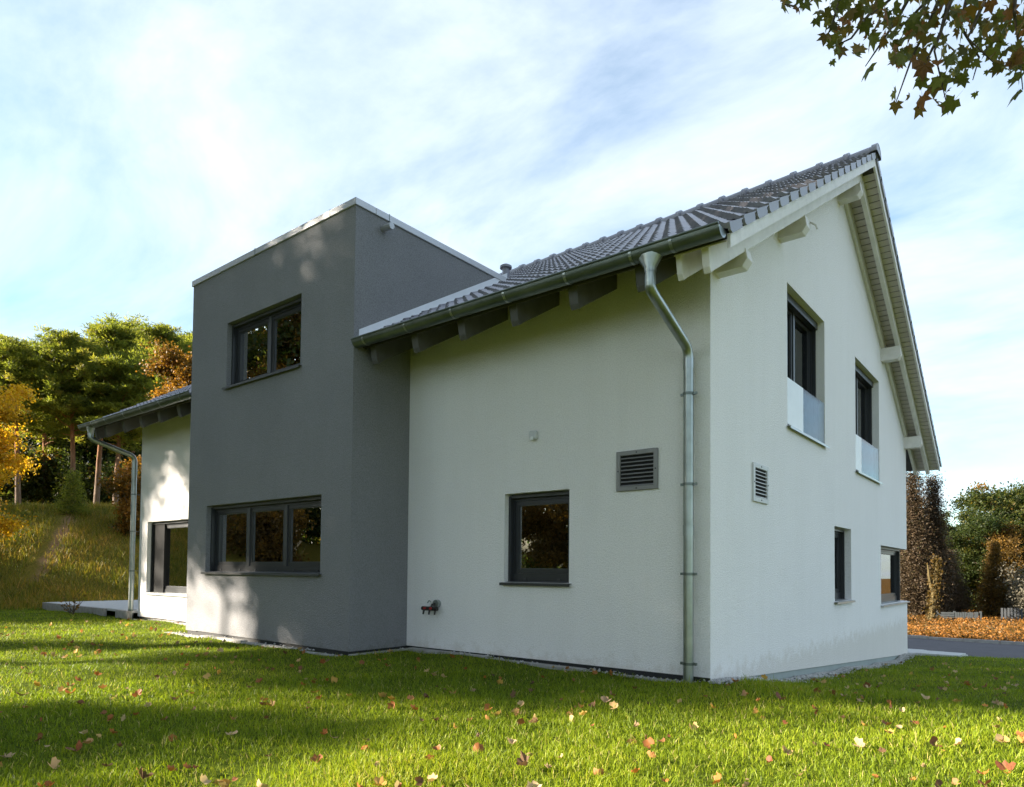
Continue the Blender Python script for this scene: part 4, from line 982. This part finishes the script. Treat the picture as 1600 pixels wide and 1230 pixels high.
# right background
TC = conifer(51, 9.0, 1.0, LEAF['brown'], 46000, 40, 0.105, 0.0, column=True)
plant('cypress_tree', TC, place(1426, 41), 0, (1.25, 1.25, (at_dist(1426, 738, 41).z-place(1426, 41)[2])/9.0), 'broad brown cypress rising against the edge of the white gable', 'cypress')
plant('cypress_tree', TC, place(1458, 42), 2.0, (1.0, 1.0, (at_dist(1455, 745, 42).z-place(1458, 42)[2])/9.0), 'slim pointed brown cypress next to the ivy covered stump', 'cypress')
plant('cypress_tree', TC, place(1482, 44), 4.0, (1.0, 1.0, (at_dist(1482, 860, 44).z-place(1482, 44)[2])/9.0), 'low rounded brown cypress beside the board fence', 'cypress')
iv = empty('ivy_stump', place(1452, 38)); tag(iv, 'slender forked trunk wrapped in yellow ivy before the cypresses', 'trunk')
r_ = random.Random(5); b = MB(); ip = wander((0, 0, -0.2), (0.06, 0, 1), 3.3, 8, 0.08, r_); b.tube(ip, [0.2, 0.17, 0.15, 0.15, 0.13, 0.12, 0.10, 0.08, 0.05], 8)
b.tube(wander(ip[4], (-0.3, 0, 1), 1.4, 5, 0.1, r_), [0.1, 0.09, 0.07, 0.06, 0.05, 0.03], 7); b.build('trunk', M['barki'], iv, smooth=True)
P = np.array([tuple(ip[i % 8].lerp(ip[i % 8+1], random.random())) for i in range(1500)])+rng.normal(0, 0.13, (1500, 3)); v, tt = leaf_quads(P, rng.uniform(0.07, 0.14, 1500), rng.uniform(0.05, 0.6, 1500), 0.8)
link('ivy', np_mesh('ivy', v, 4, LEAF['amber'], tt), parent=iv)
DG = decid(61, 12.0, 4.2, 1.6, LEAF['green'], 36000, 0.24, 0.24, 0.5, 260, 0.34)
DA = decid(62, 10.0, 3.2, 1.5, LEAF['amber'], 26000, 0.22, 0.2, 0.46, 200, 0.55)
loc = place(1592, 55); plant('oak_tree', DG, loc, 0.3, (at_dist(1560, 738, 55).z-loc[2])/13.4, 'tall green and gold tree with open top beyond the field', 'tree')
loc = place(1548, 50); plant('oak_tree', DG, loc, 2.4, 0.5, 'dark green rounded tree between the cypresses and the tall tree', 'tree')
loc = place(1600, 49); plant('amber_tree', DA, loc, 0.9, (at_dist(1590, 810, 49).z-loc[2])/10.8, 'amber leaved tree in front of the tall green tree', 'tree')
SPc = conifer(63, 5.2, 1.45, LEAF['amber'], 16000, 20, 0.16, 0.35)
loc = place(1553, 45); plant('spruce_tree', SPc, loc, 0, (at_dist(1553, 848, 45).z-loc[2])/5.2, 'pointed spruce with layered tawny boughs beyond the field', 'spruce')
plant('pale_shrub', shrub(64, 2.8, 1.2, LEAF['pale'], 7000, 0.11), place(1600, 44), 0, 1.1, 'pale grey leaved shrub right of the spruce', 'shrub', parts=('stems', 'foliage'))
for i, (u, d, s) in enumerate(((1430, 60, 0.5), (1480, 62, 0.42), (1520, 62, 0.5), (1640, 60, 0.7), (1680, 55, 0.7), (1380, 62, 0.6))):
    plant('oak_tree', DG, place(u, d), i*1.7, s, 'dark green tree in the wood line far beyond the field', 'tree', 'trees in the far wood line')
for i in range(10):
    u = 1425+i*24; plant('undergrowth_shrub', SB[i % 2], place(u, 52+random.uniform(-2, 2)), i, random.uniform(0.9, 1.2), 'dark leafy shrub along the far edge of the field', 'shrub', 'shrubs along the field edge', ('stems', 'foliage'))
# fence beyond the field
fe = empty('board_fence'); tag(fe, 'weathered grey board fence standing at the far edge of the field', 'fence')
A = Vector(place(1462, 40)); B = Vector(place(1531, 40.5)); d_ = (B-A); d_.z = 0; L = d_.length; dd = d_.normalized(); fa = math.atan2(dd.y, dd.x)
bdm = MB().box(0, 0.085, -0.012, 0.012, 0, 0.80).mesh('board', M['fence']); slm = MB().box(0, L*0.40, -0.012, 0.012, 0, 0.09).mesh('slat', M['fence']); fpm = MB().box(-0.04, 0.04, 0.015, 0.095, -0.2, 0.86).mesh('post', M['fence'])
n = int(L*0.58/0.10)
for i in range(n):
    p = A+dd*(L*0.42+i*0.10); o = link('board', bdm, parent=fe); o.location = (p.x, p.y, float(hz(p.x, p.y))-0.25+random.uniform(-.02, .02)); o.rotation_euler = (0, random.uniform(-.02, .02), fa)
for i in range(7):
    o = link('slat', slm, parent=fe); o.location = (A.x, A.y, A.z-0.24+i*0.11); o.rotation_euler = (0, 0, fa)
for f_ in (0, 0.41, 1.0):
    p = A+dd*L*f_; o = link('post', fpm, parent=fe); o.location = (p.x, p.y, float(hz(p.x, p.y))-0.26); o.rotation_euler = (0, 0, fa)
M['dfence'] = basic('dark_fence_wood', (0.05, 0.055, 0.06), scale=6, rough=0.9)
fe = empty('dark_fence'); tag(fe, 'dark picket fence below the spruce at the field edge', 'fence')
A = Vector(place(1562, 41)); B = Vector(place(1660, 41.5)); d_ = B-A; d_.z = 0; dd = d_.normalized(); fa = math.atan2(dd.y, dd.x)
bdm = MB().box(0, 0.085, -0.012, 0.012, 0, 0.78).mesh('picket', M['dfence'])
for i in range(int(d_.length/0.13)):
    p = A+dd*i*0.13; o = link('picket', bdm, parent=fe); o.location = (p.x, p.y, float(hz(p.x, p.y))); o.rotation_euler = (0, 0, fa)
MB().box(0, d_.length, 0.013, 0.05, 0.5, 0.58).build('rail', M['dfence'], fe); fe.children[-1].location = tuple(A); fe.children[-1].rotation_euler = (0, 0, fa)

# trees standing on the lawn edge to the left of and behind the viewpoint; they shade the facade and show in its panes
SH = [decid(71, 20.0, 4.4, 7.1, LEAF['amber'], 64000, 0.23, 0.26, 0.55, 320, 0.5), decid(72, 21.0, 4.5, 7.1, LEAF['green'], 62000, 0.22, 0.28, 0.55, 320, 0.5)]
SH.append(decid(73, 23.0, 4.6, 9.4, LEAF['green'], 46000, 0.22, 0.3, 0.55, 320, 0.5))  # added to block sky light; crown raised so sun passes under
for i, (x, y, k, s) in enumerate(((-19.6, -14.6, 0, 0.9), (-17.4, -12.7, 1, 0.93), (-5.5, -13.2, 2, 1.05), (-1.2, -14.2, 2, 1.0), (2.8, -15.6, 2, 0.95))):
    plant('maple_tree', SH[k], (x, y, float(hz(x, y))), i*1.1, s, ('low crowned amber', 'low crowned green', 'added tall bare stemmed green')[k]+' autumn tree in the row facing the house front', 'tree', 'row of trees facing the house')
for i, (x, y) in enumerate(((-29, -24), (-25, -21), (-20.5, -22), (-16, -21), (-11.5, -20), (-7, -21), (-2.5, -20), (2.5, -21.5))):  # unseen low trees added to darken reflections and block low sky
    plant('understory_tree', UT, (x, y, float(hz(x, y))), i*1.3, random.uniform(0.55, 0.7), 'low dark leafy tree added behind the row facing the house', 'tree', 'low trees added behind the facing row')
SC = decid(74, 10.8, 2.3, 6.0, LEAF['amber'], 21000, 0.16, 0.13, 0.40, 190, 0.5)  # unseen added tree, crown shaped to shade the main wall and bay
for x, y, lb in ((-15.4, -13.2, 'slim compact amber tree added to shade the wall by the plain window'), (-19.3, -12.9, 'slim compact amber tree added to shade the grey bay')):
    plant('maple_tree', SC, (x, y, float(hz(x, y))), x, 1.0, lb, 'tree')
plant('understory_tree', UT, (-33.0, -4.7, float(hz(-33.0, -4.7))), 0.5, 0.95, 'compact leafy tree on the bank beyond the yellow tree', 'tree')
for i, (x, y, me_, sc, lb) in enumerate(((-28.5, -12.0, DG, 0.72, 'green tree at the foot of the bank facing the bay'), (-30.5, -14.5, DA, 0.9, 'amber tree behind the green one facing the bay'), (-12.0, -16.8, DA, 0.58, 'small amber tree facing the plain window'), (-14.4, -17.6, DA, 0.62, 'small amber tree leaning behind the facing row'), (-10.0, -17.2, DA, 0.55, 'small amber tree beside a tall bare stem'))):
    plant('oak_tree', me_, (x, y, float(hz(x, y))), i*1.9, sc, lb, 'tree')
x, y = -25.5, -12.6; plant('maple_tree', SH[2], (x, y, float(hz(x, y))), 2.1, 1.0, 'tall bare stemmed tree on the bank facing the bay', 'tree')

SA = shrub(36, 3.0, 1.7, LEAF['amber'], 9000, 0.16)
for i, (x, y, me_, sc) in enumerate(((-21.5, -10.8, SA, 0.9), (-25.0, -12.2, SB[0], 1.2), (-27.5, -14.6, SA, 1.3), (-30.0, -12.8, SB[1], 1.5), (-31.5, -16.5, SB[0], 1.5), (-33.5, -14.5, SA, 1.5), (-23.5, -14.8, SB[1], 1.2))):
    plant('bank_shrub', me_, (x, y, float(hz(x, y))), i*1.7, sc, ('amber' if me_ is SA else 'green')+' leafy shrub on the bank facing the bay windows', 'shrub', 'shrubs on the bank facing the bay', ('stems', 'foliage'))

# maple bough hanging in from a tree to the right
mp_t = empty('maple_tree', (8.2, -4.6, float(hz(8.2, -4.6)))); tag(mp_t, 'maple whose dark leafy bough hangs over the gable roof against the sky', 'maple tree')
def maple_leaf_mesh(name, mat, curl=0.15, seed=0, size=1.0, full=0.0):
    r = random.Random(seed); out = []
    lobes = [(-150, 0.38), (-128, 0.34), (-95, 0.66), (-70, 0.47), (-48, 0.82), (-26, 0.54), (0, 1.0), (26, 0.54), (48, 0.82), (70, 0.47), (95, 0.66), (128, 0.34), (150, 0.38)]
    pts = [(0, -0.02, 0)]
    for a, l in lobes:
        l = l+(0.80-l)*full; l *= r.uniform(0.85-0.2*full, 1.08)*size*0.55; a = R(a+r.uniform(-4, 4)); x, y = l*math.sin(a), l*math.cos(a)
        pts.append((x, y+0.1*size*0, curl*(x*x*1.6+y*y*0.7)/(0.5*size)+r.uniform(-.03, .03)*size))
    b = MB(); b.keep = True; b.v = list(pts); b.f = [(0, i, i+1) for i in range(1, len(pts)-1)]
    b.v += [(-0.008*size, 0, 0), (0.008*size, 0, 0), (0.004*size, -0.5*size, -0.06*size)]; n = len(pts); b.f.append((n, n+1, n+2))
    return b.mesh(name, mat)
def leafcol(name, c, c2, trans=0.3):
    mt, t, b, o = new_mat(name); n_ = noise(t, 14, 4, 0.6); oi = N(t, 'ShaderNodeObjectInfo')
    s_ = N(t, 'ShaderNodeMath', operation='MULTIPLY_ADD'); s_.inputs[1].default_value = 0.5; t.links.new(oi.outputs['Random'], s_.inputs[0]); t.links.new(n_.outputs['Fac'], s_.inputs[2])
    r = ramp(t, s_.outputs[0], [(0.45, c2), (0.95, c)]); t.links.new(r.outputs[0], b.inputs['Base Color']); b.inputs['Roughness'].default_value = 0.55; b.inputs['Specular IOR Level'].default_value = 0.3
    tr = N(t, 'ShaderNodeBsdfTranslucent'); t.links.new(r.outputs[0], tr.inputs['Color']); ms = N(t, 'ShaderNodeMixShader'); ms.inputs[0].default_value = trans
    t.links.new(b.outputs[0], ms.inputs[1]); t.links.new(tr.outputs[0], ms.inputs[2]); t.links.new(ms.outputs[0], o.inputs['Surface']); return mt
ML = [maple_leaf_mesh('maple_leaf', leafcol('maple_leaf_%d' % i, c, c2, 0.55), 0.25, i) for i, (c, c2) in enumerate((((0.14, 0.15, 0.02), (0.075, 0.085, 0.012)), ((0.20, 0.13, 0.02), (0.10, 0.07, 0.014)), ((0.25, 0.11, 0.025), (0.12, 0.065, 0.016))))]
base = Vector(mp_t.location)
def loc_of(p): return Vector(p)-base
b = MB(); trk = wander((0, 0, -0.3), (0.02, 0.0, 1), 8.2, 8, 0.05, random.Random(3)); b.tube(trk, [0.24, 0.2, 0.19, 0.17, 0.15, 0.13, 0.10, 0.07, 0.03], 12); b.build('trunk', M['barkd'], mp_t, smooth=True)
def px(u, v, d): return loc_of(CAM+ray(u, v)*d)
# main limb runs from the trunk above the frame, twigs hang into view
limb = [trk[5], trk[5].lerp(px(1700, -160, 5.9), 0.5)+Vector((0, 0, 0.4)), px(1700, -160, 5.9), px(1590, -60, 5.9), px(1480, -30, 6.0), px(1370, -60, 6.1), px(1270, -70, 6.2)]
b = MB(); b.tube(limb, [0.09, 0.075, 0.06, 0.045, 0.035, 0.025, 0.012], 8); b.build('limb', M['barkd'], mp_t, smooth=True)
twigs = [((1590, -60), (1585, 20), (1592, 75), (1598, 140)), ((1560, -50), (1530, 20), (1512, 60), (1560, 105)), ((1500, -40), (1478, 25), (1460, 80), (1478, 158)), ((1480, -30), (1450, 40), (1425, 90), (1400, 160)),
         ((1440, -40), (1405, 25), (1375, 70), (1352, 104)), ((1400, -50), (1360, 20), (1330, 60), (1296, 76)), ((1350, -60), (1312, 0), (1300, 40), (1290, 60)), ((1300, -65), (1265, -10), (1240, 10), (1222, 5)), ((1520, -40), (1500, 40), (1530, 90), (1520, 125)), ((1470, -30), (1440, 10), (1410, 40), (1380, 30)), ((1490, -30), (1470, 50), (1440, 110), (1450, 140)), ((1420, -50), (1390, 0), (1350, 30), (1330, 20))]
tb = []
r_ = random.Random(9); lpts = []
for tw in twigs:
    d0 = r_.uniform(5.6, 6.4); ps = [px(u, v, d0+r_.uniform(-.12, .12)) for u, v in tw]
    q = MB(); q.tube(ps, [0.020, 0.014, 0.009, 0.004], 6); q.build('twig', M['barkd'], mp_t, smooth=True)
    for i in range(3):
        for k in range(9 if i < 2 else 5): lpts.append((ps[i].lerp(ps[i+1], r_.random()), 0.30 if i < 2 else 0.16))
    lpts.append((ps[3], 0.05))
LOW = [(1190, -30), (1222, 4), (1262, 20), (1284, 52), (1310, 92), (1345, 100), (1372, 70), (1390, 108), (1398, 150), (1425, 128), (1450, 138), (1490, 150), (1512, 118), (1535, 108), (1560, 132), (1590, 125), (1640, 140)]
def low(u): return float(np.interp(u, [q[0] for q in LOW], [q[1] for q in LOW]))
pos = []
while len(pos) < 300:
    u = r_.uniform(1205, 1635); v = r_.uniform(-45, 165)
    if v > low(u)-2: continue
    d = r_.uniform(5.5, 6.7); k = math.sin(u*0.045+1.0)*math.cos(v*0.06-0.4)+0.5*math.sin(u*0.11+v*0.09)
    if k > 0.75 and v > 5: continue
    pos.append(px(u, v, d))
for u, v in ((1294, 68), (1400, 162), (1421, 150), (1441, 152), (1438, 168), (1460, 157), (1478, 166), (1490, 158), (1524, 146), (1588, 145), (1300, 96), (1356, 108), (1480, 142), (1224, 6), (1246, 12)): pos.append(px(u, v, r_.uniform(5.8, 6.3)))
for p in pos[15:]:
    sz = r_.choice((0.10, 0.14, 0.17, 0.19, 0.22))*r_.uniform(0.9, 1.1); o = link('leaf', ML[r_.choice((0, 0, 0, 0, 0, 1, 1, 2))], parent=mp_t); o.location = p
    o.rotation_euler = (r_.uniform(-2.3, -0.6), r_.uniform(-.7, .7), r_.uniform(0, 6.28)); o.scale = (sz, sz, sz)
lv = [np.array([tuple(q.co) for q in m_.vertices]) for m_ in ML]; lf = np.array([tuple(p.vertices) for p in ML[0].polygons])
V = []; Fq = []; tt = []
while len(V) < 260:
    u = r_.uniform(1215, 1640); v = r_.uniform(-60, 140)
    if v > low(u)-14 or math.sin(u*0.045+1.0)*math.cos(v*0.06-0.4)+0.5*math.sin(u*0.11+v*0.09) > 0.7: continue
    m3 = np.array(Matrix.Rotation(r_.uniform(0, 6.28), 3, 'Z') @ Matrix.Rotation(r_.uniform(-.7, .7), 3, 'Y') @ Matrix.Rotation(r_.uniform(-2.3, -0.6), 3, 'X'))*r_.choice((0.10, 0.13, 0.17, 0.2))
    Fq.append(lf+len(V)*len(lv[0])); V.append(lv[r_.randrange(3)] @ m3.T+np.array(px(u, v, r_.uniform(5.6, 7.2)))); tt += [r_.random()]*len(lf)
link('inner_leaves', np_mesh('inner_leaves', np.concatenate(V), 3, leaf_mat('inner_maple_leaf', [(0.0, (0.07, 0.065, 0.012)), (0.7, (0.13, 0.125, 0.02)), (1.0, (0.18, 0.10, 0.02))], 0.5), tt, faces=np.concatenate(Fq)), parent=mp_t, kind='stuff')
# the rest of its crown, outside the picture
T = np.array([tuple(trk[i]) for i in (5, 6, 7, 8)]); C = T[rng.integers(0, 4, 90)]+rng.normal(0, 1, (90, 3))*np.array([1.2, 1.2, 0.8])+np.array([1.1, -0.6, 0.5])
P = (C[:, None, :]+rng.normal(0, 0.32, (90, 90, 3))).reshape(-1, 3); v, tt = leaf_quads(P, rng.uniform(0.09, 0.16, len(P)), rng.uniform(0.2, 0.7, len(P)), 0.9)
link('crown', np_mesh('maple_crown', v, 4, LEAF['green'], tt), parent=mp_t, kind='stuff')
for i in range(7):
    q = MB(); q.tube(wander(trk[4+i % 4], (math.cos(i*2.1)+0.5, math.sin(i*2.1)-.3, 0.6), 2.2, 5, 0.15, r_), [0.05, 0.04, 0.03, 0.022, 0.015, 0.006], 6); q.build('limb', M['barkd'], mp_t, smooth=True)

# fallen leaves
FL = [('orange', leafcol('fallen_orange', (0.46, 0.16, 0.03), (0.24, 0.08, 0.02))), ('rust red', leafcol('fallen_rust', (0.26, 0.085, 0.035), (0.12, 0.045, 0.02))), ('pale tan', leafcol('fallen_tan', (0.46, 0.32, 0.18), (0.28, 0.18, 0.095))), ('brown', leafcol('fallen_brown', (0.20, 0.11, 0.05), (0.09, 0.05, 0.025))), ('golden', leafcol('fallen_gold', (0.46, 0.27, 0.06), (0.30, 0.15, 0.03)))]
FM = [[maple_leaf_mesh('fallen_leaf', mt_, cv, 100+i*5+j, full=fu) for j, (cv, fu) in enumerate(((0.35, 0.55), (0.8, 0.8), (-0.6, 0.35), (0.6, 0.6)))] for i, (_, mt_) in enumerate(FL)]
cnt = 0; r_ = random.Random(44); smallP = []
while cnt < 300 or len(smallP) < 500:
    d = 2.4+r_.random()**1.25*13; th = R(r_.uniform(-12, 84)); x, y = CAM.x-math.sin(th)*d, CAM.y+math.cos(th)*d
    if inside_built(np.array([x]), np.array([y]))[0] or (x > -0.2 and y > 9) : continue
    c = r_.choices(range(5), (0.26, 0.22, 0.20, 0.26, 0.06))[0]; s_ = r_.choice((0.045, 0.055, 0.07, 0.085, 0.10))*r_.uniform(0.85, 1.15)
    z = float(hz(x, y))+r_.uniform(0.016, 0.036)
    if cnt < 300 and (d < 8.5 or r_.random() < 0.35):
        nm, _ = FL[c]; o = link('fallen_leaf', FM[c][r_.randrange(4)]); o.location = (x, y, z); o.scale = (s_, s_*r_.uniform(0.7, 1), s_*r_.uniform(0.8, 1.5)); o.rotation_euler = (r_.gauss(0, .32), r_.gauss(0, .32), r_.uniform(0, 6.28))
        tag(o, '%s fallen leaf lying on the short green lawn' % nm, 'leaf', '%s leaves fallen on the lawn' % nm); cnt += 1
    else: smallP.append((x, y, z))
lv = np.array([tuple(q.co) for q in FM[0][1].vertices]); lf = np.array([tuple(p.vertices) for p in FM[0][1].polygons])
V = []; Fq = []; tt = []
for i, p in enumerate(smallP):
    m3 = np.array(Matrix.Rotation(r_.uniform(0, 6.28), 3, 'Z') @ Matrix.Rotation(r_.gauss(0, .6), 3, 'X') @ Matrix.Rotation(r_.gauss(0, .6), 3, 'Y'))*r_.uniform(0.045, 0.10)
    V.append(lv @ m3.T+np.array(p)); Fq.append(lf+i*len(lv)); tt += [r_.random()]*len(lf)
o = link('leaf_litter', np_mesh('leaf_litter', np.concatenate(V), 3, leaf_mat('litter', [(0.0, (0.12, 0.06, 0.03)), (0.4, (0.36, 0.13, 0.03)), (0.7, (0.5, 0.36, 0.2)), (1.0, (0.5, 0.28, 0.05))], 0.2), tt, faces=np.concatenate(Fq)), kind='stuff'); tag(o, 'small scraps of fallen leaves sprinkled over the lawn', 'leaves')
# small bare bush by the terrace
bb = empty('bare_bush', (-13.9, -0.55, float(hz(-13.9, -0.55)))); tag(bb, 'small nearly bare bush with a few leaves by the low terrace', 'bush')
b = MB(); r_ = random.Random(2); tips = []
for i in range(9):
    w_ = wander((r_.uniform(-.05, .05), r_.uniform(-.05, .05), -0.02), (r_.uniform(-.7, .7), r_.uniform(-.7, .7), 1), r_.uniform(0.3, 0.45), 4, 0.2, r_); b.tube(w_, [0.012, 0.010, 0.008, 0.006, 0.003], 5); tips += w_[2:]
b.build('stems', M['barkd'], bb)
P = np.array([tuple(p) for p in tips]); P = np.repeat(P, 2, 0)+rng.normal(0, 0.03, (len(P)*2, 3)); v, tt = leaf_quads(P, 0.06, rng.uniform(0.3, 1, len(P)), 0.7)
link('leaves', np_mesh('leaves', v, 4, LEAF['orange'], tt), parent=bb)
